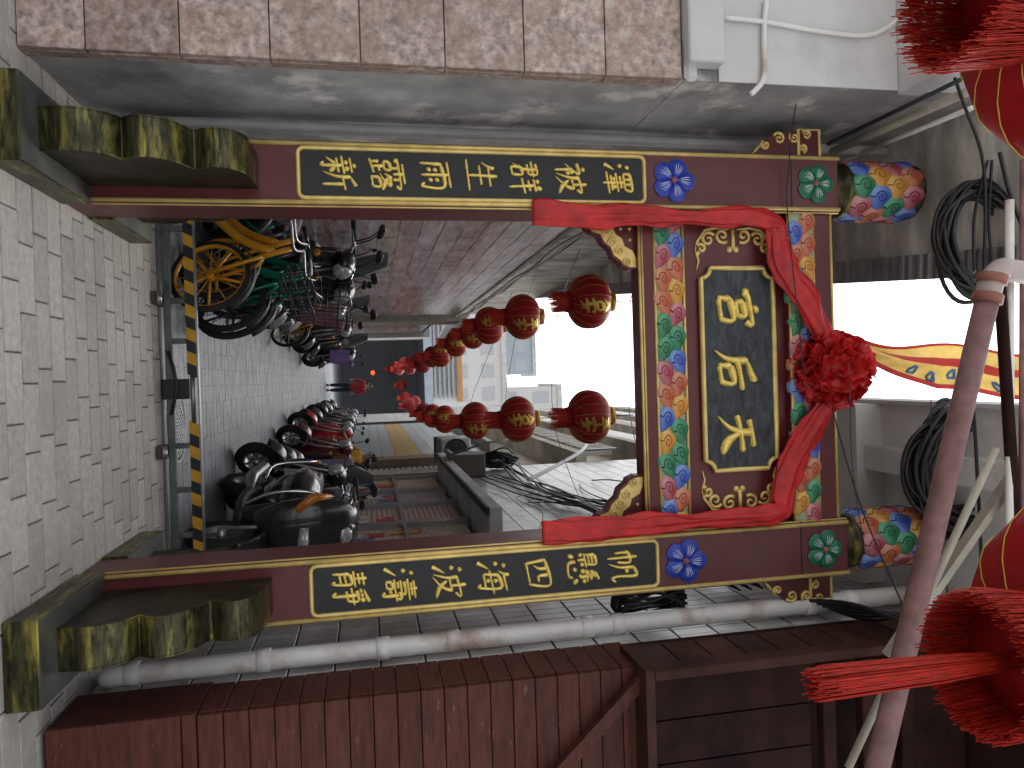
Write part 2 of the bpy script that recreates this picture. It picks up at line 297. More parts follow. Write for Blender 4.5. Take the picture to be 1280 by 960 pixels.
# ================================================================ archway
AW = thing('memorial_archway', 'maroon and gold ceremonial archway with carved couplets spanning the alley mouth', 'archway', (0, 0, 0))
XI, XO, HP, DP = 1.016, 1.391, 4.69, .38
def trim(mb, a, b, w=.017, m=GOLD):      # half-round gilt bead proud of the front
    mb.tube([a, b], [(w, w*.8)]*2, m, 10)
cloud_me = []
def cloud_mesh(m, dark):
    mb = M(); n = 28; prof = [(0, .019), (.35, .019), (.62, .0165), (.82, .011), (.95, .003), (1, -.006), (1, -.03)]; vs = []
    for q, h in prof:
        for j in range(n):
            w = 2*PI*j/n; r = .056*(1+.11*math.cos(3*w+.6)+.05*math.cos(4*w)); vs.append((math.cos(w)*r*q, -h, math.sin(w)*r*1.05*q))
    mb.add(vs, [[i*n+j, (i+1)*n+j, (i+1)*n+(j+1) % n, i*n+(j+1) % n] for i in range(len(prof)-1) for j in range(n)], m, True)
    sp = spiral(1.6, .004, .03, 1); mb.tube([(x, -.0185, z) for x, z in sp]+[(sp[-1][0]-.004, -.012, sp[-1][1]-.022)], [.0016+.0012*min(1, i/8) for i in range(24)], dark, 5)
    return mb.mesh('cloud')
DARKS = [plain('line_green', (.004, .06, .03)), plain('line_crimson', (.2, .01, .03)), plain('line_navy', (.01, .02, .2)), plain('line_rust', (.28, .03, .01)), plain('line_amber', (.35, .1, .005))]
cloud_me = [cloud_mesh(CLOUDC[i], DARKS[i]) for i in range(5)]
for s, side in ((-1, 'left'), (1, 'right')):
    p = M().box((s*XI, 0, 0), (s*XO, DP, HP), MAROON, .006).build('pillar', AW)
    g = M()
    for X in (s*(XI+.02), s*(XO-.02)): trim(g, (X, -.001, .14), (X, -.001, HP))
    trim(g, (s*(XI-.001), .012, .14), (s*(XI-.001), .012, HP), .008)
    g.build('gold_trim', p)
    M().box((s*(XI-.004), -.004, 4.345), (s*(XO+.004), DP+.004, 4.352), BLACK).build('joint_line', p)
    # couplet board
    z0, z1 = (1.24, 3.33) if s < 0 else (1.235, 3.345); xc = s*(XI+XO)/2; hw = .148
    def rrect(hw, z0, z1, r): return [(xc+a*(hw-r)+r*math.cos(t), (z0+r if b < 0 else z1-r)+r*math.sin(t)) for a, b, t0 in ((1, 1, 0), (-1, 1, PI/2), (-1, -1, PI), (1, -1, 1.5*PI)) for t in (t0, t0+PI/8, t0+PI/4, t0+3*PI/8, t0+PI/2)]
    pn = M().prism(rrect(hw-.008, z0+.008, z1-.008, .03), lambda a, b, d: (a, d, b), -.006, .01, BLACK).build('couplet_board', AW)
    fr = M(); fr.tube([(a, -.006, b) for a, b in rrect(hw-.004, z0, z1, .035)], [(.013, .016)]*20, GOLD, 8, closed=True, up=(0, 1, 0)); fr.build('frame', pn)
    chars, xs = ('澤被群生雨露新', (772, 713, 655, 601, 544, 484, 424)) if s < 0 else ('帆懸四海波濤靜', (779, 727, 672, 616, 561, 499, 438))
    for ch, px in zip(chars, xs):
        py = 218+(px-424)*.011 if s < 0 else 737-(px-438)*.075
        P = onY(px, py, -.008); o = glyph(ch, .205, .0094, .014).build('character', pn, world=False); o.location = (xc+.004*math.sin(px), -.007, P.z); o.scale = (1.02, 1, 1.02)
        o.rotation_euler = (0, random.uniform(-.05, .05), 0)
    # flower rosettes
    for nm, px, py, rad, c in (('blue', 842, 222, .136, (.018, .05, .4)), ('green', 1019, 229, .126, (.008, .15, .075))) if s < 0 else (('blue', 857, 705, .136, (.018, .05, .4)), ('green', 1031, 690, .126, (.008, .15, .075))):
        Pz = onY(px, py, -.01).z; pmn = plain('petal_'+nm, c, .35); edge = plain('petal_edge_'+nm, tuple(min(1, x*1.5+.03) for x in c), .35); wl = plain('petal_white', (.75, .78, .8))
        fl = M().lathe([(.0, -.006), (rad*.5, -.006), (rad*.5, .004)], pmn, 20, (xc, 0, Pz), 'Y').build('flower', AW)
        npet = 5
        for q in range(npet):
            a = 2*PI*q/npet+.25; mb = M(); T = lambda u_, v_: None
            def pt(t, w):      # t along radius, w across
                half = .615*(1 if t < .8 else 1-.35*((t-.8)/.2)**2)
                rr = rad*t*(1-.07*w*w*t); an = a+w*half*.98
                hgt = .008+.022*math.sin(PI*min(1, t*.85+.1))*(1-.75*w**4)
                return (xc+math.cos(an)*rr, -hgt, Pz+math.sin(an)*rr)
            mb.grid(lambda i, j: pt(.1+.9*i, 2*j-1), 8, 10, pmn)
            rim = [pt(1, 2*j/10-1) for j in range(11)]+[pt(1-.9*j/6, 1) for j in range(1, 7)]
            mb.tube([(x, y+.004, z) for x, y, z in rim], .004, edge, 5)
            for w in (-.42, -.2, .12, .38): mb.tube([(lambda P_: (P_[0], P_[1]-.0015, P_[2]))(pt(t, w)) for t in (.3, .5, .7, .85-.25*abs(w))], [.0012, .0022, .0018, .0006], wl, 5)
            mb.build('petal', fl)
        M().lathe([(.0, -.034), (.013, -.032), (.02, -.024), (.021, -.01)], plain('flower_heart', (.3, .1, .08)), 14, (xc, 0, Pz), 'Y').build('flower_heart', fl)
    # plinth and scroll stone, front and back
    for nm, y0, y1 in (('plinth', -.83, -.001), ('plinth', DP+.001, 1.16)):
        mb = M().box((s*(XI-.012), y0, 0), (s*(XO+.012), y1, .145), BRASS, .006); mb.box((s*(XI-.008), y0+.004, .1451), (s*(XO+.008), y1-.004, .148), STEELT); mb.build(nm, AW)
    prof = [(-.64, .15), (-.665, .25), (-.655, .34), (-.61, .42), (-.55, .455), (-.53, .47), (-.575, .52), (-.585, .58), (-.56, .65), (-.49, .71), (-.41, .745), (-.385, .77), (-.42, .82), (-.435, .87), (-.42, .93), (-.36, .985), (-.28, 1.01)]
    pr2 = [tuple(x) for x in [q.to_2d() for q in spline([(a, b, 0) for a, b in prof], 3)]]+[(-.004, 1.02), (-.004, .15)]
    for front in (1, 0):
        fy = (lambda y: y) if front else (lambda y: DP-y*.85)
        mb = M().prism(pr2, lambda a, b, d: (s*d, fy(a), b), 1.105, 1.3, BRASSD, BRASS)
        for q in (0, 1): mb.tube([(s*(1.105 if q else 1.3), fy(a), b) for a, b in pr2[:-2]], .006, BRASS, 5)
        mb.build('scroll_stone', AW)
    # cloud drum on the pillar head
    cy = DP/2; dm = M().lathe([(.13, HP), (.13, HP+.05), (.185, HP+.09), (.19, HP+.12), (.176, HP+.135), (.176, HP+.64), (.188, HP+.65), (.188, HP+.67), (0, HP+.68)], BRASS, 32, (xc, cy, 0)).build('cloud_drum', AW)
    k = 0
    for row in range(4):
        for q in range(8):
            a = 2*PI*(q+.5*(row % 2))/8; z = HP+.2+row*.125
            ci = (q+row*2+(s > 0)) % 5
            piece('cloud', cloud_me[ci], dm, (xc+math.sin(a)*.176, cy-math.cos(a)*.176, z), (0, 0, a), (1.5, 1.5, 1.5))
            k += 1
    # outer ear bracket
    x0 = s*XO
    ear = [(0, 4.1), (.05, 4.13), (.10, 4.2), (.155, 4.27), (.165, 4.36), (.18, 4.42), (.185, 4.6), (0, 4.6)]
    br = M().prism(ear, lambda a, b, d: (x0+s*a, d, b), .06, .1, MAROON).build('ear_bracket', AW)
    mb = M()
    for (a, b, rr, a0, sg) in ((.075, 4.2, .032, 2.5, 1), (.12, 4.3, .042, 2, -1), (.13, 4.41, .036, 2.4, 1), (.15, 4.5, .034, 2, -1), (.06, 4.47, .03, 0, 1)):
        mb.tube([(x0+s*(a+x), .055, b+z) for x, z in spiral(1.5, .003, rr, a0, 18, sg)], [(.006+.006*i/18, .012) for i in range(19)], GOLD, 6, up=(0, 1, 0))
    mb.box((x0+s*.004, .05, 4.43), (x0+s*.185, .06, 4.45), GOLD); mb.box((x0+s*.004, .05, 4.585), (x0+s*.188, .06, 4.602), GOLD); mb.box((x0+s*.18, .05, 4.45), (x0+s*.188, .06, 4.585), GOLD)
    mb.tube([(x0+s*.005, .055, 4.1), (x0+s*.05, .055, 4.14), (x0+s*.09, .055, 4.18)], [(.006, .01), (.012, .012), (.006, .01)], GOLD, 6, up=(0, 1, 0)); mb.build('gold_scroll', br)
    # bracket under the beam
    x0 = s*XI
    bk = [(0, 2.955), (.09, 2.965), (.125, 3.0), (.14, 3.05), (.19, 3.075), (.225, 3.12), (.28, 3.14), (.315, 3.19), (.34, 3.2), (.36, 3.25), (.362, 3.296), (0, 3.296)]
    br = M().prism(bk, lambda a, b, d: (x0-s*a, d, b), .09, .17, MAROON).build('corner_bracket', AW)
    mb = M(); inner = [(.0, 3.05), (.07, 3.06), (.085, 3.13), (.14, 3.155), (.17, 3.2), (.22, 3.215), (.25, 3.27), (.3, 3.294)]
    gp = bk[:-1]+inner[::-1]
    mb.prism(gp, lambda a, b, d: (x0-s*(a*.95+.004), d, b*.95+.05*3.29), .078, .089, GOLD)
    for (a, b, rr, a0, sg) in ((.085, 3.02, .03, 0, 1), (.12, 3.095, .03, .5, 1), (.19, 3.14, .03, 1, 1), (.245, 3.185, .03, 1.2, 1), (.315, 3.235, .028, 1.5, 1)):
        mb.tube([(x0-s*(a+x), .073, b+z) for x, z in spiral(1.6, .003, rr, a0, 18, sg)], [(.004+.003*i/18, .009) for i in range(19)], GOLD, 6, up=(0, 1, 0))
    for a, b in ((.1, 3.2), (.1, 3.26), (.17, 3.26)): mb.lathe([(0, -.012), (.008, -.009), (.012, 0)], GOLD, 10, (x0-s*a, .09, b), 'Y')
    mb.build('gold_scroll', br)
# beams
lb = M().box((-XI, .05, 3.297), (XI, .19, 3.607), MAROON, .004).build('lower_beam', AW)
g = M(); [trim(g, (-XI, .049, z), (XI, .049, z), w) for z, w in ((3.303, .011), (3.322, .008), (3.403, .011), (3.598, .012))]; g.build('gold_trim', lb)
md = M().box((-XI, .085, 3.608), (XI, .18, 4.318), MAROON).build('name_panel', AW)
ub = M().box((-XI, .03, 4.319), (XI, .2, 4.648), MAROON, .004).build('upper_beam', AW)
g = M(); [trim(g, (-XI, .029, z), (XI, .029, z), .011) for z in (4.331, 4.509, 4.64)]; g.build('gold_trim', ub)
for par, y, zc, off in ((lb, .049, 3.5, 0), (ub, .029, 4.42, 2)):
    bgp = M().box((-XI+.002, y-.003, zc-.088), (XI-.002, y+.002, zc+.082), plain('cloud_ground', (.3, .36, .24))).build('cloud_frieze', AW)
    for row in (0, 1):
        for q in range(15):
            x = -XI+.06+q*.148+(0 if row else .07)
            if x > XI-.03: continue
            ci = (0, 1, 1, 0, 3, 2, 2, 3, 0, 4)[(q*2+row*3+off) % 10] if q % 3 else (q+row+off) % 5
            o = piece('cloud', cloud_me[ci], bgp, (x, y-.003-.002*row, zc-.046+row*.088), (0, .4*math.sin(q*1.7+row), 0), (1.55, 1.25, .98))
# name plaque
def onm(px, py): P = onY(px, py, .07); return P.x, P.z
pz0, pz1 = 3.722, 4.228; px0, px1 = -.66, .655
def notch(e, c=.07):
    a, b, z0, z1 = px0+e, px1-e, pz0+e, pz1-e; out = []
    for cx_, cz_, t0 in ((b, z1, 1.5*PI), (a, z1, 0), (a, z0, .5*PI), (b, z0, PI)):
        for i in range(6):
            t = t0-i*PI/10; out.append((cx_+c*math.cos(t), cz_+c*math.sin(t)))
    return out
def notch2(e, c=.065):
    a, b, z0, z1 = px0+e, px1-e, pz0+e, pz1-e
    arc = lambda cx_, cz_, t0, t1: [(cx_+c*math.cos(t0+(t1-t0)*i/5), cz_+c*math.sin(t0+(t1-t0)*i/5)) for i in range(6)]
    return arc(b, z1, PI*1.5, PI)[::1]+arc(a, z1, 0, -PI/2)+arc(a, z0, PI/2, 0)+arc(b, z0, PI, PI/2)
pq = M().prism(notch2(.012), lambda a, b, d: (a, d, b), .06, .084, SLATE).build('name_plaque', AW)
fr = M(); fr.tube([(a, .06, b) for a, b in notch2(0)], [(.016, .02)]*24, GOLD, 8, closed=True, up=(0, 1, 0)); fr.build('frame', pq)
for ch, px, py, sz in (('宫', 920, 386, .3), ('后', 918, 463, .31), ('天', 922, 541, .31)):
    x, z = onm(px, py); o = glyph(ch, sz, .0195, .026).build('character', pq, world=False); o.location = (x, .059, z)
for s in (-1, 1):      # gilt scrollwork either side of the plaque
    mb = M(); cx_ = s*.84; zc = 3.965
    def crl(a, b, rr, a0, sg, t=1.35, w=.011): mb.tube([(cx_+s*(a+x), .08, zc+b+z) for x, z in spiral(t, .006, rr, a0, 22, sg)], [(.006+w*.6*min(1, i/10), .012) for i in range(23)], GOLD, 6, up=(0, 1, 0))
    for q in (-1, 1):
        crl(.035, q*.075, .05, 1.6*q, q); crl(.01, q*.175, .05, 1.2*q, -q); crl(-.05, q*.225, .04, .6*q, q)
        mb.tube([(cx_+s*a, .08, zc+q*b) for a, b in ((.075, .03), (.085, .12), (.07, .2), (-.01, .255), (-.08, .26), (-.13, .245), (-.19, .262))], [(.006, .01), (.01, .012), (.011, .012), (.011, .012), (.01, .012), (.008, .01), (.003, .006)], GOLD, 6, up=(0, 1, 0))
        mb.lathe([(0, -.012), (.016, -.009), (.021, 0)], GOLD, 12, (cx_-s*.055, .084, zc+q*.022), 'Y')
    mb.tube([(cx_+s*.09, .08, zc), (cx_+s*.03, .08, zc), (cx_-s*.05, .08, zc)], [(.02, .012), (.012, .012), (.016, .012)], GOLD, 8, up=(0, 1, 0))
    mb.build('gold_scroll', md)
# ================================================================ silk bow and sashes
BW = thing('silk_bow', 'crinkled red silk rosette with two sashes draped over the archway beam', 'bow', (.02, -.05, 4.58))
mb = M(); rng = random.Random(3)
mb.lathe([(.001, -.2), (.12, -.17), (.2, -.08), (.22, 0), (.2, .08), (.12, .17), (.001, .2)], REDSILK, 18, (.02, -.02, 4.58))
for k in range(190):
    z = 1-2*(k+.5)/190; a = k*2.39996; d = V((math.sqrt(1-z*z)*math.cos(a), math.sqrt(1-z*z)*math.sin(a), z)); c = V((.02, -.02, 4.58))+d*.175
    t1 = d.orthogonal().normalized(); t1.rotate(Mx.Rotation(rng.uniform(0, 6.28), 3, d)); t2 = d.cross(t1); ph = rng.uniform(0, 6); w = rng.uniform(.045, .075); L = rng.uniform(.06, .1)
    def pf(i, j): 
        ww = (j-.5)*2; return c+t1*(ww*w*(.5+.7*i))+d*(i*L)+t2*(.028*math.sin(ww*3.6+ph)*(.3+i)+.035*i*i-.01)
    mb.grid(pf, 4, 8, REDSILK)
mb.build('rosette', BW)
def foldf(k, amp, ph): return lambda t, w: 1+.12*math.sin(41*t+3*w)*math.sin(13*t+ph)+amp*math.sin(k*w+ph+5*t)+amp*.6*math.sin((k+3)*w-3*t+ph*2)+.1*math.sin(17*t+w)+.07*math.sin(29*t+2*w+ph)
for s in (-1, 1):
    e = -.965 if s < 0 else .945
    p1 = spline([(.02+s*.15, -.07, 4.56), (s*.42, -.05, 4.4), (s*.68, -.02, 4.26), (e-s*.03, -.02, 4.2), (e, -.03, 4.1)], 9); k = len(p1)
    M().tube(p1, [((.05+.035*math.sin(PI*min(1, i/k*1.2))), .026) for i in range(k)], REDSILK, 40, up=(0, 1, 0), fold=foldf(6, .14, s)).build('sash', BW)
    p2 = spline([(e-s*.04, -.025, 4.24), (e-s*.005, -.045, 4.1), (e, -.04, 3.85), (e+s*.004, -.04, 3.5), (e+s*.012, -.04, 3.25), (e+s*.004, -.04, 2.95), (e+s*.01, -.035, 2.6)], 10); k = len(p2)
    M().tube(p2, [(.02+.04*min(1, i/8)-.022*math.exp(-((i-k*.44)/4)**2)+.03*max(0, i/k-.55), .03-.02*max(0, i/k-.7)/.3) for i in range(k)], REDSILK, 40, up=(0, 1, 0), fold=foldf(5, .15, s*2)).build('sash_tail', BW)
# ================================================================ lanterns
def lantern_parts(dia, chars, drop=.17, simple=False, wires=.25):
    """returns list of (name, mesh) in local coords, body centred on origin; dia = body width"""
    r = dia/2; h = r*.78; n = 48; ns = 14
    mb = M(); prof = []
    for i in range(ns+1):
        a = -PI/2+PI*i/ns*.9+.05*PI; prof.append((r*math.cos(a)**.8, h*math.sin(a)))
    mb.lathe(prof, LRED if not simple else plain('lantern_red_far', (.27, .007, .009), .7), n if not simple else 20, ripple=(lambda w: 1-.018*abs(math.sin(w*8))))
    out = [('body', mb.mesh('lantern_body'))]
    if not simple:
        mb = M()
        for q in range(16):
            w = PI*q/8; mb.tube([(math.cos(w)*(x+.002), math.sin(w)*(x+.002), z) for x, z in prof], .003, LGOLD, 4)
        out.append(('ribs', mb.mesh('lantern_ribs')))
    mb = M().lathe([(.001, h*.98), (r*.36, h*.97), (r*.38, h*1.0), (r*.36, h*1.22), (r*.3, h*1.24), (.001, h*1.24)], LGOLD if not simple else plain('lantern_red_far', (.27, .007, .009), .7), 20); mb.tube([(0, 0, h*1.2), (0, 0, h*1.2+wires)], .006, CABLE, 5); out.append(('top_cap', mb.mesh('lantern_cap')))
    out.append(('bottom_cap', M().lathe([(.001, -h*.98), (r*.38, -h*.96), (r*.4, -h*1.02), (r*.38, -h*1.16), (.001, -h*1.16)], LRED, 20).mesh('lantern_collar')))
    mb = M(); rg = random.Random(5)
    nf = 60 if not simple else 16
    for q in range(nf):
        a = 2*PI*q/nf; b = a+rg.uniform(-.06, .06); L = drop*rg.uniform(.85, 1.08); x, y = math.cos(a), math.sin(a); ww = r*.38*1.3*PI/nf
        t = V((-y, x, 0))*ww; p0 = V((x*r*.36, y*r*.36, -h*1.12)); p1 = V((math.cos(b)*r*.39, math.sin(b)*r*.39, -h*1.12-L))
        mb.add([p0-t, p0+t, p1+t*.7, p1-t*.7], [(0, 1, 2, 3)], FRINGE)
    out.append(('tassel', mb.mesh('lantern_tassel')))
    for i, ch in enumerate(chars):
        g = glyph(ch, r*.62, r*.052, .004, LGOLD); k = 0
        for az in (PI*1.5, PI*.5):
            g2 = M(); 
            vs = []
            for x, y, z in g.v:
                zz = z+(h*.34 if i == 0 else -h*.34); a = math.asin(max(-.99, min(.99, zz/h))); rad = r*math.cos(a)**.8; th = az+x/max(.05, rad)
                vs.append((math.cos(th)*(rad+.006-y*.5), math.sin(th)*(rad+.006-y*.5), zz))
            g2.v = vs; g2.f = g.f; g2.m = g.m; g2.mats = g.mats; g2.sm = g.sm; out.append(('character', g2.mesh('lantern_character')))
    return out
LP1 = lantern_parts(.62, '合安'); LP2 = lantern_parts(.62, '平安'); LPS = lantern_parts(.62, '', simple=True)
rows = [('left', [(736, 377, 68), (653, 396, 56), (611, 407, 47), (591, 417, 38), (570, 429, 34), (551, 444, 30), (540, 446, 27), (528, 455, 24), (512, 459, 19), (499, 461, 16), (490, 461, 13), (521, 451, 21), (505, 455, 17), (484, 457, 12)]),
        ('right', [(736, 521, 67), (647, 524, 57), (594, 526, 47), (556, 524, 35), (541, 520, 30), (530, 516, 26), (519, 503, 17), (507, 497, 15), (498, 495, 12), (502, 481, 14), (512, 507, 19), (490, 490, 12)])]
ORD = 'nearest second third fourth fifth sixth seventh eighth ninth tenth eleventh twelfth thirteenth fourteenth'.split()
lant_pts = []
for side, lst in rows:
    for i, (x, y, w) in enumerate(sorted(lst, key=lambda q: -q[2])):
        P = atD(x, y, FPX*.62/w); lant_pts.append(P)
        lb_ = f'red round festival lantern with fringe, {ORD[i]} from the archway in the {side} row'
        t = thing('red_lantern', lb_, 'lantern', P, 'red lanterns strung along the alley', rz=random.uniform(-.5, .5) if i else .25)
        for nm, me in (LP1 if (i+(side == 'left')) % 2 else LP2) if w > 28 else LPS: link(nm, me, t)
# two large lanterns over the street, close to the camera
BIG = lantern_parts(1.0, '', drop=.22, wires=.6)
def big_lantern(P, label, tassel):
    t = thing('large_red_lantern', label, 'lantern', P, rz=.2)
    for nm, me in BIG:
        if nm == 'tassel': continue
        link(nm, me, t)
    mb = M(); rg = random.Random(11); h = .5*.78
    for q in range(1300):
        a = rg.uniform(0, 2*PI); rr = .19+rg.uniform(-.02, .012); L = tassel*rg.uniform(.86, 1.06); x, y = math.cos(a)*rr, math.sin(a)*rr; b = rg.uniform(-.02, .02)
        mb.tube([(x, y, -h*1.1), (x*1.04+b*.4, y*1.04, -h*1.1-L*.5), (x*1.07+b, y*1.07+b, -h*1.1-L)], .0021, FRINGE, 3, caps=False)
    mb.build('fringe', t, world=False)
    return t, h
big_lantern(atD(1418, 4, 2.25), 'huge red lantern close overhead above the pink granite corner', .22)
t, h = big_lantern(atD(1425, 806, 2.3), 'huge red lantern close overhead by the brown wooden hut, with long tassel', .17)
mb = M(); rg = random.Random(4)
for q in range(420):
    a = rg.uniform(0, 2*PI); rr = .043*math.sqrt(rg.random()); x, y = math.cos(a)*rr, math.sin(a)*rr; L = rg.uniform(.84, 1.0)*.72
    mb.tube([(x*.5, y*.5, -h*1.1), (x*.9, y*.9, -h-L*.5), (x*1.1, y*1.1, -h*1.1-L)], .0022, FRINGE, 3, caps=False)
mb.build('centre_tassel', t, world=False)
# ================================================================ left side buildings
LBX = -1.655
LB = thing('granite_corner_building', 'corner building clad in pink granite with grey plaster side and white upper wall', 'building', (-2.6, .5, 0))
M().box((-5, -.44, 0), (LBX-.002, 3.2, 3.42), PLASTER).build('plaster_wall', LB)
M().box((-5, -.45, 3.42), (LBX+.002, 3.2, 5.48), PLASTER).build('upper_side_wall', LB)
M().box((-5, -.464, 3.62), (LBX+.006, -.452, 4.78), WHITEP).build('white_wall', LB)
gz = [0, .30, .73, 1.16, 1.61, 2.05, 2.48, 2.94, 3.39]
for i in range(8):
    for j in range(3):
        x1 = LBX+.006-j*.82-(.0 if j == 0 else .0); x0 = x1-.815
        M().box((x0, -.476, gz[i]+.003), (x1, -.442, gz[i+1]-.003), GRANITE, .003).build('granite_slab', LB)
    M().box((LBX-.001, -.441, gz[i]+.003), (LBX+.012, -.375, gz[i+1]-.003), GRANITE, .002).build('granite_return', LB)
mb = M().box((-5, -.56, 3.4), (LBX-.06, -.453, 3.615), WHITEP, .01); mb.box((LBX-.2, -.5, 3.4), (LBX+.02, -.453, 3.48), WHITEP, .02); mb.build('white_ledge', LB)
M().box((-5, -1.5, 4.785), (LBX+.03, -.455, 4.93), WHITEP).build('balcony_slab', LB)
# stained roof slab, its eave running askew over the alley
e0, e1 = V((-.56, -.75, 5.5)), V((-2.35, 17.2, 5.5))
SF = thing('concrete_roof_slab', 'stained concrete roof slab with corrugated eave overhanging the left of the alley', 'roof', (-2, 5, 5.5))
mb = M(); mb.prism([(e0.x, e0.y), (e1.x, e1.y), (-5, 17.2), (-5, -.75)], lambda a, b, d: (a, b, d), 5.5, 5.75, STAIN); mb.build('slab', SF)
mb = M(); dv = (e1-e0); nn = 170
def corr(i, j): p = e0.lerp(e1, i); return (p.x-.12+.18*j, p.y, 5.462+.018*math.sin(i*dv.length/.09*2*PI/1.0)-.01*j)
mb.grid(corr, 900, 1, ALU); mb.build('corrugated_sheet', SF)
# alley wall of weathered tile
AWL = thing('tiled_alley_wall', 'long wall of weathered red tiles behind the parked bikes on the left', 'wall', (-1.8, 9, 0))
M().box((-2.4, 3.21, 0), (-1.775, 16.2, 4.0), GROUT).build('wall_core', AWL)
tm = M().box((-.012, -.296, -.247), (.012, .296, .247), GRANITE2, .003).mesh('tile'); tms = M().box((-.012, -.223, -.122), (.012, .223, .122), GRANITE2, .003).mesh('tile'); rest = M()
for r in range(16):
    for c in range(28):
        y, z = 3.46+c*.45+(.225 if r % 2 else 0), .125+r*.25
        if c < 17: piece('tile', tms, AWL, (-1.763+random.uniform(-.003, .003), y, z), (0, 0, random.uniform(-.006, .006)))
        else: rest.box((-1.776, y-.223, z-.122), (-1.751, y+.223, z+.122), GRANITE2)
stuff(rest.build('tile_field', AWL))
M().box((-2.4, 3.21, 4.0), (-1.735, 16.2, 4.06), GREYC).build('coping', AWL)
M().box((-2.5, 3.22, 4.061), (-1.8, 16.2, 5.49), STAIN).build('upper_wall', AWL)
for k, (dx, dz, r, m) in enumerate(((.03, .11, .02, PVCG), (.06, .17, .016, PVC), (.05, .24, .014, CABLE), (.02, .3, .016, PVCG))):
    pth = [(-1.72+dx+.02*math.sin(i*1.7+k), 3+i*.9, 4.06+dz*.55+.02*math.sin(i*2.1+k*2)) for i in range(15)]
    tag(M().tube(spline(pth, 3), r, m, 6).build('wall_conduit'), ['grey conduit lowest along the coping of the tiled alley wall', 'white conduit second up along the coping of the tiled alley wall', 'black cable third up along the coping of the tiled alley wall', 'grey conduit topmost along the coping of the tiled alley wall'][k], 'conduit', 'lines along the left wall')
PR = thing('beige_pier_house', 'beige pier and red-tiled house front with lean-to roof beyond the left alley wall', 'building', (-1.9, 20, 0))
BEIGE = mat('beige_render', (.42, .39, .32), .8, var=.15, scale=3)
M().box((-3, 16.21, 0), (-1.62, 17.6, 4.2), BEIGE).build('pier', PR)
mb = M(); mb.box((-3, 17.61, 0), (-1.8, 23.5, 3.7), GROUT); mb.build('wall', PR)
for r in range(7):
    for c in range(9): piece('tile', tm, PR, (-1.786, 17.95+c*.64, .27+r*.51), None, (1, 1.05, 1))
M().box((-3, 23.51, 0), (-1.6, 24.3, 3.9), WHITEP).build('end_pier', PR)
mb = M(); mb.prism([(-1.1, 4.0), (-1.12, 4.08), (-2.6, 4.9), (-2.6, 4.8)], lambda a, b, d: (a, d, b), 16.3, 24, GREYC); mb.build('lean_to_roof', PR)
# grey drain pipe at the left pillar
tag(M().tube(spline([(-1.62, .45, .33), (-1.61, .45, 1.5), (-1.6, .45, 3.0), (-1.59, .45, 4.2), (-1.58, .45, 5.4)], 4), .036, PVCG, 12).build('drain_pipe'), 'grey plastic pipe on the plaster wall beside the left pillar', 'pipe')
# ================================================================ right side buildings
RX = 1.7
RT = thing('white_tiled_building', 'white tiled house wall behind the right pillar with poster-filled shop windows', 'building', (2.5, 4, 0))
M().box((RX+.012, -.05, 0), (5, 3.3, 8.5), GROUT).build('wall_core', RT)
M().box((RX+.012, 3.301, 2.95), (5, 9.4, 8.5), GROUT).build('upper_wall_core', RT)
tm2 = M().box((-.008, -.0515, -.128), (.008, .0515, .128), TILEW, .003).mesh('wall_tile')
rest = M()
for r in range(31):
    for c in range(87):
        y = -.0+c*.1085; z = .14+r*.268
        if y > 3.25 and z < 2.95: continue
        if c < 9: piece('wall_tile', tm2, RT, (RX+.004, y, z))
        else: rest.box((RX-.004, y-.0515, z-.128), (RX+.0115, y+.0515, z+.128), TILEW)
stuff(rest.build('tile_field', RT))
# shop bay under a ledge
mb = M().box((RX-.32, 3.3, 2.8), (RX+.3, 9.4, 2.945), GREYC, .01); mb.box((RX-.33, 3.29, 2.77), (RX-.24, 9.41, 2.799), MBLACK); mb.build('shop_ledge', RT)
M().box((RX+.35, 3.31, 0), (RX+.6, 9.4, 2.79), plain('shop_dark', (.03, .03, .032))).build('shop_back_wall', RT)
M().box((RX, 3.301, 0), (RX+.34, 9.4, .55), GREYC).build('shop_sill', RT)
poster = []
for i, (c1, c2_, c3_) in enumerate((((.5, .42, .3), (.45, .04, .04), (.7, .66, .58)), ((.62, .58, .48), (.1, .16, .4), (.5, .08, .06)), ((.5, .5, .45), (.5, .05, .04), (.2, .3, .4)))):
    m = bpy.data.materials.new('poster_print'); m.use_nodes = True; n = m.node_tree.nodes; l = m.node_tree.links; b = n['Principled BSDF']; b.inputs['Roughness'].default_value = .35
    geo = n.new('ShaderNodeNewGeometry'); bt = n.new('ShaderNodeTexBrick'); sw = n.new('ShaderNodeVectorMath'); sw.operation = 'DOT_PRODUCT'; sx = n.new('ShaderNodeSeparateXYZ'); cx = n.new('ShaderNodeCombineXYZ')
    l.new(geo.outputs['Position'], sx.inputs[0]); l.new(sx.outputs['Y'], cx.inputs[0]); l.new(sx.outputs['Z'], cx.inputs[1]); l.new(cx.outputs[0], bt.inputs['Vector'])
    bt.inputs['Color1'].default_value = (*c2_, 1); bt.inputs['Color2'].default_value = (*c3_, 1); bt.inputs['Mortar'].default_value = (*c1, 1); bt.inputs['Scale'].default_value = 1; bt.inputs['Brick Width'].default_value = .16; bt.inputs['Row Height'].default_value = .07; bt.inputs['Mortar Size'].default_value = .018; bt.inputs['Bias'].default_value = .35
    l.new(bt.outputs['Color'], b.inputs['Base Color']); poster.append(m)
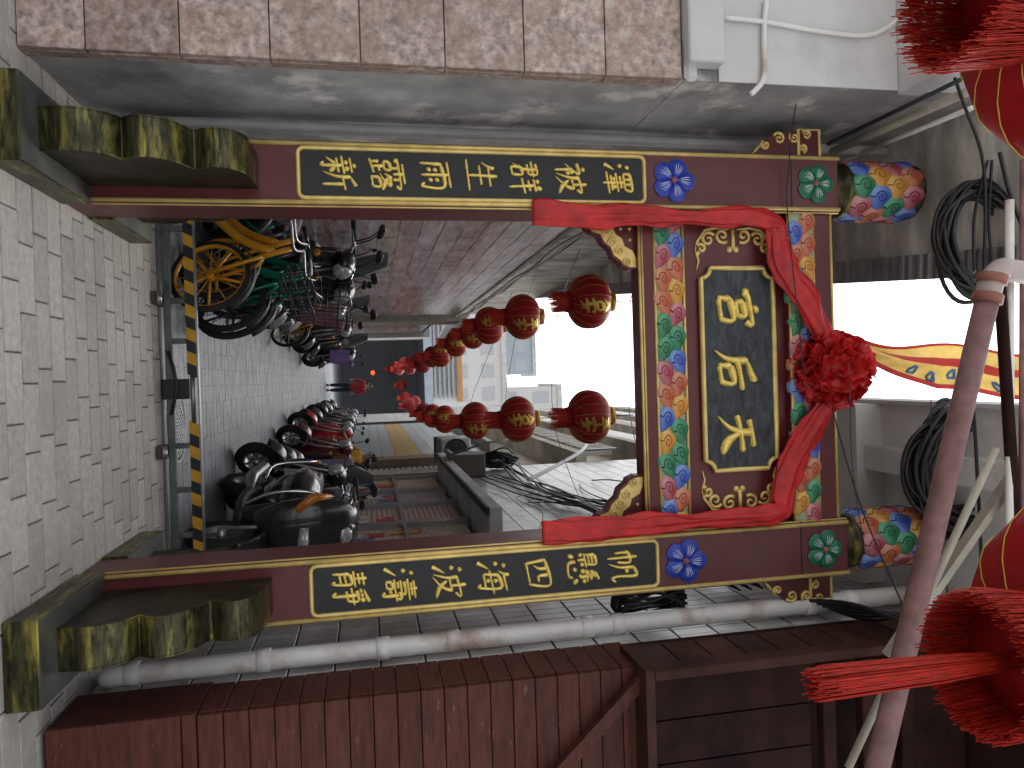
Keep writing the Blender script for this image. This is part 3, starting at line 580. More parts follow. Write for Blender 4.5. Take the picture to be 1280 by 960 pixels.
for i, (y0, y1) in enumerate(((3.45, 4.75), (4.95, 6.2), (6.4, 7.6), (7.8, 9.2))):
    wn = M().box((RX+.12, y0, .56), (RX+.16, y1, 2.72), poster[i % 3]).build('shop_window', RT)
    fr = M(); fr.box((RX+.06, y0-.1, .551), (RX+.2, y0-.002, 2.79), ALU); fr.box((RX+.06, y1+.002, .551), (RX+.2, y1+.1, 2.79), ALU); fr.box((RX+.07, y0, 1.95), (RX+.118, y1, 2.0), ALU); fr.build('window_frame', wn)
    rg = random.Random(i)
    for k in range(9):
        mb = M(); yy = rg.uniform(y0+.1, y1-.3); zz = rg.uniform(.7, 1.8); mb.box((RX+.112-k*.0006, yy, zz), (RX+.118, yy+rg.uniform(.15, .3), zz+rg.uniform(.12, .4)), plain('print_%d' % (k % 4), ((.55, .04, .03), (.75, .72, .66), (.08, .16, .4), (.6, .4, .08))[k % 4])); mb.build('poster', wn)
# further houses on the right
SH = thing('striped_tile_house', 'narrow house faced with pale tiles and a yellow band beyond the shop windows', 'building', (2, 18, 0))
PALE = mat('pale_blue_tile', (.42, .46, .46), .35, var=.12, scale=4); YT = mat('yellow_tile', (.5, .33, .1), .4, var=.12)
M().box((1.78, 12.6, 0), (4, 26, 4.3), GROUT).build('wall_core', SH)
a_ = M().box((-.012, -.31, -.148), (.012, .31, .148), PALE, .003).mesh('tile'); b_ = M().box((-.012, -.31, -.148), (.012, .31, .148), YT, .003).mesh('tile')
for r in range(14):
    for c in range(21): piece('tile', b_ if r in (7, 8) or c in (0,) else a_, SH, (1.77, 12.93+c*.63, .17+r*.305))
M().box((1.5, 12.5, 4.301), (4, 26, 4.42), GREYC).build('parapet', SH)
MB_ = thing('metal_shutter_bay', 'grey rolling shutter and tan pier between shop and striped house', 'shopfront', (1.8, 11, 0))
M().box((1.74, 9.42, 0), (3, 10.1, 4.4), BEIGE).build('pier', MB_); M().box((1.72, 11.9, 0), (3, 12.59, 4.4), mat('brown_pier', (.2, .15, .1), .7)).build('pier', MB_); M().box((1.95, 10.1, 0), (3, 11.9, 4.2), GREYM).build('shutter_box', MB_)
for k in range(26): M().box((1.9, 10.12, .05+k*.12), (1.949, 11.88, .158+k*.12), PVCG, .02).build('slat', MB_)
# storeyed house above the right row, with balconies
BH = thing('balcony_apartment_house', 'cream apartment house with stacked balcony ledges above the right row', 'building', (3, 17, 0))
CREAM = mat('cream_render', (.48, .44, .37), .8, var=.15, scale=2, c2=(.24, .21, .17), c2t=.56, c2scale=.7)
M().box((2.1, 9.43, 4.43), (7, 30, 15), CREAM).build('wall', BH)
for k in range(5):
    z = 5.6+k*1.75
    M().box((1.55, 9.8, z), (2.099, 29, z+.22), CREAM).build('balcony_slab', BH); M().box((1.55, 9.8, z+.221), (1.63, 29, z+.75), WHITEP if k % 2 else CREAM).build('balcony_parapet', BH)
    for q in range(5): 
        w = M().box((2.06, 10.6+q*3.7, z+.3), (2.098, 12.4+q*3.7, z+1.6), plain('dark_window', (.05, .055, .06), .15)).build('window', BH); M().box((2.05, 11.47+q*3.7, z+.3), (2.059, 11.53+q*3.7, z+1.6), ALU).build('mullion', w)
# right hand slab over the street
RS = thing('concrete_balcony_slab', 'grey concrete balcony slab overhanging the archway on the right', 'balcony', (1, 1, 5.5))
SOF = mat('pale_soffit', (.72, .72, .7), .85, var=.1, scale=2); mb = M().box((.3, -1.6, 5.5), (5, 3.4, 5.66), SOF); mb.build('slab', RS)
M().box((.27, -1.6, 5.46), (.298, 3.4, 5.72), WHITEP).build('edge_strip', RS)
M().box((.3, .7, 5.28), (1.69, .95, 5.499), SOF).build('cross_beam', RS); M().box((.62, -1.6, 5.34), (.8, .699, 5.499), SOF).build('cross_beam', RS); M().box((RX-.02, -1.6, 5.2), (5, -.06, 5.499), SOF).build('back_beam', RS)
# white drain pipe on the right
dp = thing('drain_pipe', 'rust-stained white drainpipe between the right pillar and the wooden hut', 'pipe', (1.6, .1, 0))
M().tube(spline([(1.72, .32, .1), (1.65, .17, .1), (1.615, .1, .14), (1.615, .1, .3)], 5)+[V((1.61, .1, 1)), V((1.6, .1, 3)), V((1.59, .1, 5.46))], .06, PVC, 16).build('pipe', dp)
for z in (.24, .95, 1.63, 2.05, 2.9, 3.1, 4.45, 4.75): M().lathe([(.061, -.04), (.068, -.035), (.068, .035), (.061, .04)], PVC, 16, (1.613-.004*z, .1, z)).build('pipe_collar', dp)
M().lathe([(0, -.09), (.034, -.088), (.036, -.05), (.046, -.049), (.046, -.04)], PVC, 14, (1.607, .1, 1.63), 'Y').build('inspection_cap', dp)
# wooden hut
WH = thing('brown_wooden_hut', 'brown painted clapboard hut at the right edge with dark upper storey', 'hut', (2.5, -.3, 0))
M().box((1.67, -.455, 0), (4.5, -.06, 5.14), WOODD).build('frame', WH)
M().box((1.63, -.5, .02), (4.5, -.456, .63), WOOD, .004).build('skirting_board', WH); M().box((1.625, -.51, .637), (4.5, -.456, .7), WOOD, .004).build('batten', WH)
z = .705
bm1 = M().box((0, -.014, 0), (2.85, .014, .119), WOOD, .003).mesh('board'); bm2 = M().box((-.012, 0, 0), (.012, .35, .119), WOOD, .003).mesh('board')
k = 0
while z < 2.95:
    piece('board', bm1, WH, (1.645, -.471+random.uniform(-.002, .002), z), (0, random.uniform(-.002, .002), 0)); piece('board', bm2, WH, (1.65+random.uniform(-.002, .002), -.455, z)); z += .1235; k += 1
M().box((1.64, -.455, .02), (1.664, -.07, .7), WOOD).build('side_skirting', WH)
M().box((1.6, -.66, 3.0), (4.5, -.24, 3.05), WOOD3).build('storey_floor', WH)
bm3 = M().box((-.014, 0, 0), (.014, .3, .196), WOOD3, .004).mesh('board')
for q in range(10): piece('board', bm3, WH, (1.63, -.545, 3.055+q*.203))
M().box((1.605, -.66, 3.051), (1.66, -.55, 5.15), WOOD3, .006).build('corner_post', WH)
M().prism([(1.67, 3.0), (1.76, 3.0), (2.4, 2.3), (2.4, 2.2)], lambda a, b, d: (a, d, b), -.56, -.515, WOOD).build('brace', WH)
for q in range(12): M().box((1.67+q*.24, -.6, 3.06), (1.9+q*.24, -.585, 4.0), WOODD).build('dark_board', WH)
for z in (4.05, 4.3, 4.55): M().box((1.67, -.65, z), (4.5, -.58, z+.08), WOODD, .005).build('rail', WH)
M().box((1.63, -.9, 5.15), (4.5, -.24, 5.2), WOODD).build('roof_board', WH)
# ================================================================ far end of the alley
FT = thing('market_hall', 'dark covered hall with pale eave closing the far end of the alley', 'building', (0, 36, 0))
DK = plain('hall_dark', (.075, .08, .09), .8)
M().box((-9, 41, 0), (9, 41.3, 4.4), DK).build('back_wall', FT); M().box((-9, 34, 4.4), (9, 41.3, 4.7), DK).build('roof', FT); M().box((-9, 33.9, 4.41), (9, 33.99, 4.85), plain('eave_blue', (.4, .47, .55))).build('eave', FT)
for k, (px, py) in enumerate(((471, 409), (466, 466))):
    P = onY(px, py, 38); lm = bpy.data.materials.get('lamp_glow') or bpy.data.materials.new('lamp_glow'); lm.use_nodes = True; bb = lm.node_tree.nodes['Principled BSDF']; bb.inputs['Base Color'].default_value = (.6, .05, .02, 1); bb.inputs['Emission Color'].default_value = (1, .12, .03, 1); bb.inputs['Emission Strength'].default_value = .5
    t_ = thing('hall_lamp', ['small glowing red lamp on the left inside the dark hall', 'small glowing red lamp in the middle of the dark hall'][k], 'lamp', P, 'glowing lamps in the hall')
    M().lathe([(.001, -.12), (.09, -.1), (.14, 0), (.09, .1), (.001, .12)], lm, 14, P).build('lamp_globe', t_); M().tube([P+V((0, 0, .1)), V((P.x, P.y, 4.4))], .015, CABLE, 5).build('cord', t_)
for x in (-6, -2.3, 1.9, 6): M().box((x-.2, 34.1, 0), (x+.2, 34.5, 4.39), GREYC).build('column', FT)
def block(name, label, x0, x1, z0, z1, Y, dep, m, rows_, cols, wm, roof=None):
    t = thing(name, label, 'building', ((x0+x1)/2, Y, 0)); M().box((x0, Y, z0), (x1, Y+dep, z1), m).build('wall', t)
    dz = (z1-z0)/rows_; dx = (x1-x0)/cols
    for i in range(rows_):
        for j in range(cols): M().box((x0+dx*(j+.2), Y-.06, max(z0, 4)+(i+.25)*(z1-max(z0, 4))/rows_), (x0+dx*(j+.8), Y+.02, max(z0, 4)+(i+.72)*(z1-max(z0, 4))/rows_), wm).build('window', t)
    M().box((x0-.3, Y-.3, z1), (x1+.3, Y+dep+.3, z1+.5), roof or GREYC).build('roof', t)
    return t
FAR = plain('pale_far_render', (.55, .55, .55), .8); WD = plain('far_window', (.4, .42, .45), .3)
A = onY(535, 430, 50); B = onY(572, 502, 50)
lv = thing('louvred_block', 'white block with long horizontal louvres beyond the hall roof', 'building', (A.x, 50, 0))
M().box((A.x-4, 50, 0), (B.x, 60, B.z), plain('white_far', (.7, .7, .7), .7)).build('wall', lv)
for k in range(9): M().box((A.x-4, 49.6, 5.3+k*.33), (B.x-.3, 49.99, 5.42+k*.33), WD).build('louvre', lv)
M().box((A.x-4, 49.5, B.z), (B.x, 60, B.z+.35), plain('orange_fascia', (.55, .25, .08))).build('roof_edge', lv)
A = onY(575, 425, 70); B = onY(628, 506, 70); block('grey_town_house', 'pale grey town house with small windows rising behind the lantern rows', A.x-5, B.x, 0, B.z, 70, 10, FAR, 4, 5, WD)
A = onY(628, 455, 95); B = onY(662, 488, 95); block('slate_roofed_tower', 'blue-grey tower top in the sky gap between lantern rows', A.x-9, A.x+1.5, 0, B.z+.5, 95, 8, plain('blue_grey_far', (.36, .4, .45), .6), 6, 4, WD)
A = onY(655, 490, 80); block('pale_high_house', 'pale high house just left of the balcony apartment house', A.x-.5, A.x+9, 0, A.z+4, 80, 10, FAR, 5, 4, WD)
# ================================================================ low barrier behind the archway
BR = thing('low_barrier', 'low steel threshold barrier with yellow and black striped top rail', 'barrier', (0, 1.86, 0))
yb = lambda x: 1.84+.035*x
mb = M().box((-1.55, 1.83, .03), (1.6, 1.88, .085), GREENM, .006); mb.build('bottom_rail', BR)
for k in range(33):
    x0 = -1.5+k*.0935
    if -.18 < x0 < .25: continue
    mb = M(); mb.prism([(x0, .19), (x0+.0933, .19), (x0+.1283, .262), (x0+.035, .262)], lambda a, b, d: (a, d, b), 1.835, 1.875, YEL if k % 2 else BLK); mb.build('stripe', BR)
M().box((-1.55, 1.832, .263), (1.62, 1.878, .275), ALU).build('rail_cap', BR); M().tube([(-.16, 1.855, .222), (.3, 1.855, .222)], .018, ALU, 8).build('hinge_bar', BR)
for x in (-1.25, -.68, -.36, .05, .47, .82, 1.18): M().box((x-.022, 1.838, .0855), (x+.022, 1.872, .1895), GREENM, .004).build('strut', BR)
mb = M().box((-.06, 1.825, .0), (.1, 1.885, .199), MBLACK, .006); mb.build('lock_post', BR)
mb = M(); mb.tube([(-.28, 1.8, .06), (-.15, 1.79, .1), (0, 1.79, .12), (.1, 1.8, .1), (.22, 1.8, .07)], .014, MBLACK, 8); mb.build('latch_bar', BR)
for x in (-.68, .5):
    mb = M().box((x-.05, 1.6, .0), (x+.05, 1.829, .035), mat('rusty_foot', (.12, .09, .05), .6, .4, var=.3), .005); mb.lathe([(.0, -.05), (.022, -.05), (.022, .05), (0, .05)], ALU, 10, (x, 1.62, .055), 'X'); mb.build('foot', BR)
WM = thing('white_lattice_mat', 'white openwork plastic mat lying behind the low barrier', 'mat', (.33, 2.15, 0))
pl = plain('white_plastic', (.68, .7, .72)); mb = M(); rx, ry = .3, .25
M().lathe([(0, .001), (.26, .001), (.26, .004), (0, .004)], plain('mat_backing', (.08, .085, .09)), 36, (.33, 2.22, 0)).build('backing', WM)
mb.tube([(.33+rx*math.cos(a), 2.22+ry*math.sin(a), .012) for a in [2*PI*i/36 for i in range(36)]], .011, pl, 6, closed=True); mb.tube([(.33+rx*.86*math.cos(a), 2.22+ry*.84*math.sin(a), .012) for a in [2*PI*i/36 for i in range(36)]], .006, pl, 6, closed=True); mb.build('rim', WM)
mb = M()
for k in range(-14, 15):
    for sg in (-1, 1):
        pts = [(x, y) for x, y in ((k*.055+sg*t*.7, t) for t in [-.24+.48*i/16 for i in range(17)]) if (x/rx)**2+(y/ry)**2 < .74]
        if len(pts) > 1: mb.tube([(.33+x, 2.22+y, .012) for x, y in pts], .009, pl, 4)
mb.build('lattice', WM)
# ================================================================ two-wheelers (local +Y is forward)
def wheel(mb, c, R, w, tyre, rim, spokes=5, thin=False):
    n = 28; mb.lathe([(R-w*1.0, -w*.55), (R-w*.3, -w*.62), (R, 0), (R-w*.3, w*.62), (R-w*1.0, w*.55)], tyre, n, c, 'X')
    mb.lathe([(R-w*1.25, -w*.5), (R-w*.9, -w*.5), (R-w*.9, w*.5), (R-w*1.25, w*.5), (R-w*1.25, -w*.5)], rim, n, c, 'X')
    mb.lathe([(0, -w*.8), (.03, -w*.8), (.034, 0), (.03, w*.8), (0, w*.8)], rim, 10, c, 'X')
    for k in range(spokes):
        a = 2*PI*k/spokes; d = V((0, math.cos(a), math.sin(a))); mb.tube([V(c)+d*.025, V(c)+d*(R-w*1.1)], .004 if thin else .013, rim, 4 if thin else 6)
def loft(mb, pts, m, n=14, sub=4):
    """pts: (y, z, half height, half width)"""
    P = spline([(0, y, z) for y, z, _, _ in pts], sub); rr = []
    for i in range(len(pts)-1):
        for k in range(sub): t = k/sub; rr.append((pts[i][2]*(1-t)+pts[i+1][2]*t, pts[i][3]*(1-t)+pts[i+1][3]*t))
    rr.append((pts[-1][2], pts[-1][3]))
    return mb.tube(P, rr, m, n, up=(1, 0, 0))
def scooter(label, P, rz, body, shield, sc=1.1, box=None, blanket=None, basket=False, mirrors=True, screen=False, crash=False, tall=False):
    t = thing('motor_scooter', label, 'scooter', (0, 0, 0), 'scooters parked along the alley'); t.location = P; t.rotation_euler = (0, R_(-6), rz); t.scale = (sc, sc, sc); LOC[t.as_pointer()] = V((0, 0, 0))
    B = plain('paint_%02d%02d%02d' % tuple(int(99*c) for c in body), body, .28, coat=.5); Sm = plain('paint_%02d%02d%02d' % tuple(int(99*c) for c in shield), shield, .28, coat=.5)
    for y in (.62, -.6):
        mb = M(); wheel(mb, (0, y, .225), .225, .085, RUBBER, ALU, 6 if not crash else 10, thin=crash); mb.build('wheel', t, False)
    mb = M(); loft(mb, [(.87, .36, .012, .06), (.76, .47, .02, .075), (.62, .5, .022, .075), (.45, .42, .02, .06), (.4, .32, .012, .05)], Sm); mb.build('front_fender', t, False)
    mb = M(); [mb.tube([(s*.06, .62, .22), (s*.055, .5, .62), (s*.03, .43, .92)], .02, ALU, 8) for s in (-1, 1)]; mb.tube([(0, .45, .6), (0, .38, 1.02)], .03, MBLACK, 8); mb.build('fork', t, False)
    mb = M(); loft(mb, [(.36, .3, .03, .13), (.44, .5, .045, .2), (.44, .72, .05, .21), (.38, .92, .05, .15), (.35, .98, .03, .1)], Sm); mb.build('leg_shield', t, False)
    mb = M(); loft(mb, [(.4, .31, .04, .12), (.2, .28, .05, .15), (-.08, .29, .06, .15), (-.2, .36, .06, .12)], MBLACK); mb.build('footboard', t, False)
    mb = M(); loft(mb, [(-.02, .42, .06, .1), (-.16, .5, .17, .15), (-.4, .56, .17, .16), (-.64, .66, .1, .13), (-.8, .74, .04, .08)], B); mb.build('rear_body', t, False)
    mb = M(); loft(mb, [(.02, .7, .02, .08), (-.08, .73, .05, .13), (-.3, .72, .05, .14), (-.48, .77, .05, .14), (-.7, .79, .035, .11), (-.74, .79, .01, .06)], MBLACK); mb.build('seat', t, False)
    mb = M(); loft(mb, [(.52, 1.0, .03, .05), (.47, 1.02, .075, .115), (.38, 1.05, .075, .12), (.3, 1.05, .03, .07)], Sm); mb.build('head_cowl', t, False)
    M().lathe([(0, .05), (.05, .04), (.075, .01), (.08, -.02)], GLASSL, 16, (0, .5, 1.01), 'Y').build('headlight', t, False)
    for s in (-1, 1): M().lathe([(0, .03), (.03, .015), (.035, -.02)], AMBER, 10, (s*.15, .45, .8), 'Y').build('turn_signal', t, False)
    hb = M(); hb.tube([(-.33, .25, 1.08), (-.2, .34, 1.1), (0, .38, 1.05), (.2, .34, 1.1), (.33, .25, 1.08)], .013, CHROME, 8); [hb.tube([(s*.2, .34, 1.1), (s*.34, .245, 1.08)], .02, RUBBER, 8) for s in (-1, 1)]; [hb.tube([(s*.17, .38, 1.1), (s*.3, .31, 1.075)], .006, ALU, 5) for s in (-1, 1)]; hb = hb.build('handlebar', t, False); 
    if mirrors and (tall or random.random() < .5):
        for s in (-1, 1): mb = M(); mb.tube([(s*.2, .34, 1.11), (s*.25, .33, 1.22), (s*.3, .31, 1.28)], .006, MBLACK, 6); mb.tube([(s*.25, .305, 1.3), (s*.27, .31, 1.305), (s*.32, .31, 1.315), (s*.36, .305, 1.31), (s*.375, .3, 1.305)], [(.01, .012), (.014, .028), (.016, .032), (.012, .026), (.006, .012)], MBLACK, 12); mb.build('mirror', hb, False)
    mb = M(); mb.lathe([(0, -.03), (.04, -.02), (.06, .03), (.05, .05)], REDL, 14, (0, -.83, .7), 'Y'); mb.build('tail_lamp', t, False)
    mb = M(); mb.tube([(.12, -.1, .3), (.13, -.4, .27), (.13, -.72, .33)], [.03, .05, .045], ALU, 10); mb.build('exhaust', t, False)
    mb = M(); mb.tube([(-.1, 0, .26), (-.22, -.02, .12), (-.26, -.03, .01)], .012, MBLACK, 6); mb.build('kickstand', t, False)
    M().box((-.08, -.86, .48), (.08, -.85, .6), plain('plate_white', (.6, .6, .55))).build('number_plate', t, False)
    if box:
        mb = M(); mb.tube([(0, -.8, .84), (0, -.8, .87), (0, -.8, 1.0), (0, -.8, 1.08), (0, -.8, 1.12)], [(.13, .15), (.165, .19), (.175, .2), (.14, .16), (.05, .06)], plain('box_%d' % int(box[0]*99), box, .3, coat=.3), 20); bx_ = mb.build('top_box', t, False)
        M().lathe([(.0, -.002), (.03, -.002), (.03, .01), (0, .01)], REDL, 12, (0, -.982, .95), 'Y').build('reflector', bx_, False)
    if blanket:
        bm = plain('blanket_%d%d' % (int(blanket[0]*99), int(blanket[2]*99)), blanket, .8)
        mb = M(); mb.grid(lambda i, j: ((j-.5)*.44*(1-.2*i), .5-.02*math.cos(3*(j-.5))+.02*math.sin(7*j)+(.06*(1-(2*j-1)**2)), 1.0-.42*i), 8, 12, bm); mb.grid(lambda i, j: ((j-.5)*.43*(1-.2*i), .485-.02*math.cos(3*(j-.5))+.02*math.sin(7*j)+(.06*(1-(2*j-1)**2)), 1.0-.42*i), 8, 12, bm); mb.build('wind_blanket', t, False)
        for s in (-1, 1): mb = M(); mb.tube([(s*.22, .42, 1.06), (s*.3, .34, 1.04), (s*.36, .26, 1.03)], [.05, .075, .05], bm, 10); mb.build('hand_muff', t, False)
    if basket:
        mb = M(); w = .15
        for z in (.78, .88, .98, 1.06): mb.tube([(-w, .52, z), (w, .52, z), (w*1.1, .76, z), (-w*1.1, .76, z)], .005, MBLACK, 4, closed=True)
        for q in range(9): x = -w+2*w*q/8; mb.tube([(x, .52, 1.06), (x, .53, .77), (x*1.05, .75, .77), (x*1.1, .76, 1.06)], .004, MBLACK, 4)
        mb.build('basket', t, False)
    if screen: mb = M(); mb.grid(lambda i, j: ((j-.5)*.34*(1-.3*i*i), .5-.16*i+.06*(1-(2*j-1)**2), 1.06+.34*i), 6, 10, plain('smoke_screen', (.06, .07, .08), .1)); mb.build('wind_screen', t, False)
    if crash:
        mb = M(); loft(mb, [(.5, .42, .05, .15), (.55, .6, .1, .25), (.52, .82, .12, .29), (.44, 1.0, .09, .24), (.36, 1.1, .04, .15)], B, 18); mb.build('fairing', t, False)
        mb = M(); loft(mb, [(.1, .56, .08, .1), (-.05, .64, .16, .2), (-.25, .66, .18, .23), (-.5, .68, .14, .2), (-.75, .74, .06, .1)], B, 18); mb.build('side_panel', t, False)
        mb = M(); mb.tube([(-.1, .655, .76), (0, .68, .76), (.1, .655, .76)], [(.05, .03), (.075, .04), (.05, .03)], GLASSL, 14); mb.build('low_headlight', t, False)
        for s in (-1, 1): mb = M(); mb.tube([(s*.2, .6, .7), (s*.27, .54, .8), (s*.27, .48, .92)], [(.03, .03), (.055, .04), (.02, .02)], AMBER, 12); mb.build('amber_lamp', t, False)
        for s in (-1, 1): mb = M(); mb.tube(spline([(s*.2, .5, .35), (s*.3, .52, .55), (s*.3, .5, .8), (s*.2, .45, .95)], 4), .014, CHROME, 8); mb.build('crash_bar', t, False); mb = M(); mb.tube(spline([(s*.18, -.2, .4), (s*.24, -.4, .45), (s*.2, -.7, .75)], 4), .012, CHROME, 8); mb.build('crash_bar', t, False)
    return t
def bicycle(label, P, rz, frame, rimc, sc=1.05, basket=False, lean=8):
    t = thing('share_bicycle', label, 'bicycle', (0, 0, 0), 'share bicycles heaped on the left'); t.location = P; t.rotation_euler = (0, R_(lean), rz); t.scale = (sc,)*3; LOC[t.as_pointer()] = V((0, 0, 0))
    F_ = plain('bike_%02d%02d' % (int(frame[0]*99), int(frame[1]*99)), frame, .35); Rm = plain('rim_%02d%02d' % (int(rimc[0]*99), int(rimc[1]*99)), rimc, .35); R = .32
    for y in (.52, -.5):
        mb = M(); wheel(mb, (0, y, R), R, .042, RUBBER, Rm, 12, True)
        for k in range(5): a = 2*PI*k/5; mb.tube([(0, y, R), (0, y+math.cos(a)*R*.84, R+math.sin(a)*R*.84)], .012, Rm, 5)
        mb.build('wheel', t, False)
        mb = M(); mb.tube([(0, y+math.cos(a)*(R+.03), R+math.sin(a)*(R+.03)) for a in [.5+i*PI*.62/10 for i in range(11)]], [(.006, .03)]*11, MBLACK, 6, up=(1, 0, 0)); mb.build('mudguard', t, False)
    mb = M(); mb.tube(spline([(0, .34, .8), (0, .2, .55), (0, 0, .36), (0, -.08, .3)], 5), .036, F_, 10); mb.tube([(0, -.08, .3), (0, -.16, .62)], .028, F_, 8)
    for s in (-1, 1): mb.tube([(s*.05, -.5, R), (s*.03, -.08, .3)], .014, F_, 6); mb.tube([(s*.05, -.5, R), (s*.03, -.15, .58)], .012, F_, 6)
    mb.build('frame', t, False)
    mb = M(); [mb.tube([(s*.05, .52, R), (s*.045, .42, .68), (0, .37, .74)], .016, F_, 8) for s in (-1, 1)]; mb.tube([(0, .38, .7), (0, .32, .95)], .024, F_, 8); mb.build('fork', t, False)
    mb = M(); mb.tube([(0, -.15, .6), (0, -.2, .82)], .016, ALU, 8); mb.build('seat_post', t, False)
    mb = M(); loft(mb, [(-.04, .84, .015, .02), (-.12, .85, .025, .045), (-.26, .86, .035, .09), (-.34, .87, .025, .085), (-.37, .87, .01, .05)], MBLACK); mb.build('saddle', t, False)
    mb = M(); mb.tube(spline([(-.29, .14, .99), (-.2, .22, 1.0), (0, .32, .97), (.2, .22, 1.0), (.29, .14, .99)], 4), .012, ALU, 8); [mb.tube([(s*.22, .2, 1.0), (s*.3, .13, .99)], .018, RUBBER, 8) for s in (-1, 1)]; mb.build('handlebar', t, False)
    mb = M(); mb.lathe([(.0, -.01), (.08, -.01), (.08, .01), (0, .01)], F_, 18, (.05, -.06, .3), 'X'); [mb.tube([(s*.06, -.06, .3), (s*.09, -.06+s*.12, .3-s*.11)], .01, ALU, 6) for s in (-1, 1)]; [mb.box((s*.09, -.1+s*.12, .28-s*.11), (s*.16, -.02+s*.12, .3-s*.11), MBLACK) for s in (-1, 1)]; mb.build('crank', t, False)
    M().box((-.05, -.62, .62), (.05, -.44, .7), MBLACK, .015).build('lock_box', t, False)
    mb = M(); mb.tube([(-.04, -.46, .3), (-.2, -.4, .02)], .01, MBLACK, 6); mb.build('kickstand', t, False)
    if basket:
        mb = M(); w = .16
        for z in (.8, .88, .96, 1.03): mb.tube([(-w, .42, z), (w, .42, z), (w*1.1, .68, z), (-w*1.1, .68, z)], .006, MBLACK, 4, closed=True)
        for q in range(8): x = -w+2*w*q/7; mb.tube([(x, .42, 1.03), (x, .43, .79), (x*1.05, .67, .79), (x*1.1, .68, 1.03)], .005, MBLACK, 4)
        mb.build('basket', t, False)
    return t
OR, GN = (.6, .26, .01), (.0, .2, .13)
bicycle('yellow share bicycle nearest the barrier, front wheel towards the alley', (-1.4, 2.36, 0), R_(-112), OR, OR)
bicycle('yellow share bicycle against the wall behind the nearest yellow one', (-1.5, 2.78, 0), R_(-118), OR, OR, lean=10)
bicycle('green share bicycle just behind the yellow ones, basket in front', (-1.25, 3.2, 0), R_(-120), GN, (.03, .03, .03), 1.08, True)
bicycle('green share bicycle leaning nearest the tiled wall', (-1.45, 3.7, .0), R_(-116), GN, (.03, .03, .03), 1.1, True, 10)
bicycle('small orange-framed bicycle parked beyond the pink-fronted scooter', (-1.22, 8.9, 0), R_(-128), OR, (.5, .4, .25), .95)
BKC, GRY, SIL = (.014, .014, .016), (.06, .062, .066), (.32, .34, .37)
def L(lbl, x, y, a, *ar, **k): h = V((-math.sin(R_(a)), math.cos(R_(a)), 0)); return scooter(lbl, V((x, y, 0))-h*.62*k.get('sc', 1.1), R_(a), *ar, **k)
L('black scooter with wire front basket behind the green bicycles', -1.0, 4.2, -140, BKC, BKC, basket=True, sc=1.32, tall=True)
L('black scooter half hidden against the tiled wall behind the green bicycles', -1.25, 4.5, -118, BKC, BKC, sc=1.34, tall=True, screen=True)
L('grey scooter half hidden against the tiled wall behind the silver-fronted one', -1.3, 5.6, -120, GRY, BKC, sc=1.3, tall=True)
L('dark green scooter squeezed against the tiled wall near the pink-fronted one', -1.22, 7.0, -118, (.01, .09, .07), BKC, sc=1.2)
L('black scooter squeezed in just before the small orange bicycle', -1.2, 8.2, -122, BKC, BKC, sc=1.18, screen=True)
bicycle('green share bicycle standing out beside the black basket scooter', (-1.1, 3.5, 0), R_(-132), GN, (.03, .03, .03), 1.12, False)
L('black scooter nearest the archway, wedged between the green bicycles and the wall', -1.15, 3.75, -122, BKC, BKC, sc=1.34, tall=True)
L('silver-fronted dark scooter between the basket scooter and the pink-fronted one', -.98, 5.1, -126, GRY, (.2, .21, .23), sc=1.25, tall=True)
L('dark scooter with dusky pink wind blanket over its front', -.98, 6.3, -138, BKC, GRY, blanket=(.36, .17, .2), sc=1.18)
L('silver and black scooter just beyond the pink-fronted one', -1.1, 7.6, -128, SIL, SIL, sc=1.16)
L('black scooter beyond the small orange bicycle', -.92, 10.3, -130, BKC, GRY, sc=1.16)
L('grey scooter second beyond the small orange bicycle', -.85, 11.8, -132, GRY, BKC, sc=1.15, screen=True)
L('scooter with purple and blue patterned wind blanket', -.6, 14.2, -140, BKC, BKC, blanket=(.3, .2, .5), sc=1.15)
L('black scooter parked beyond the purple blanketed one', -.75, 16, -132, BKC, GRY, sc=1.1)
L('farthest dark scooter of the left row', -.8, 18, -130, BKC, SIL, sc=1.1)
L('large black scooter with chrome crash bars and amber lamps nearest the right pillar', 1.3, 2.4, -171, BKC, (.02, .019, .019), sc=1.3, crash=True)
L('black scooter with top box behind the largest one', .88, 4.85, 128, BKC, BKC, sc=1.16, box=(.02, .02, .022))
L('black scooter with wind screen close to the shop ledge', 1.05, 6.1, 126, GRY, BKC, sc=1.16, screen=True)
L('grey scooter with lilac wind blanket beside the shop windows', 1.2, 7.3, 132, BKC, GRY, sc=1.16, blanket=(.3, .22, .38))
L('black scooter with silver top box next to the largest one', 1.25, 4.2, 140, BKC, GRY, sc=1.22, box=(.16, .16, .165))
L('black scooter pressed against the shop sill', 1.3, 5.5, 130, BKC, BKC, sc=1.2)
L('dark red scooter in front of the person in yellow', .9, 8.8, 126, (.2, .01, .02), (.12, .01, .02), sc=1.15)
L('bright red scooter just beyond the dark red one', .75, 10.6, 126, (.42, .012, .02), (.42, .012, .02), sc=1.12)
L('black scooter beyond the bright red one', .75, 12.4, 128, BKC, GRY, sc=1.1)
L('second red scooter far along the right row', .72, 14.6, 128, (.4, .012, .02), BKC, sc=1.1)
L('silver scooter far along the right row', .75, 17, 128, SIL, SIL, sc=1.1)
L('farthest black scooter of the right row', .75, 19.6, 126, BKC, BKC, sc=1.1)
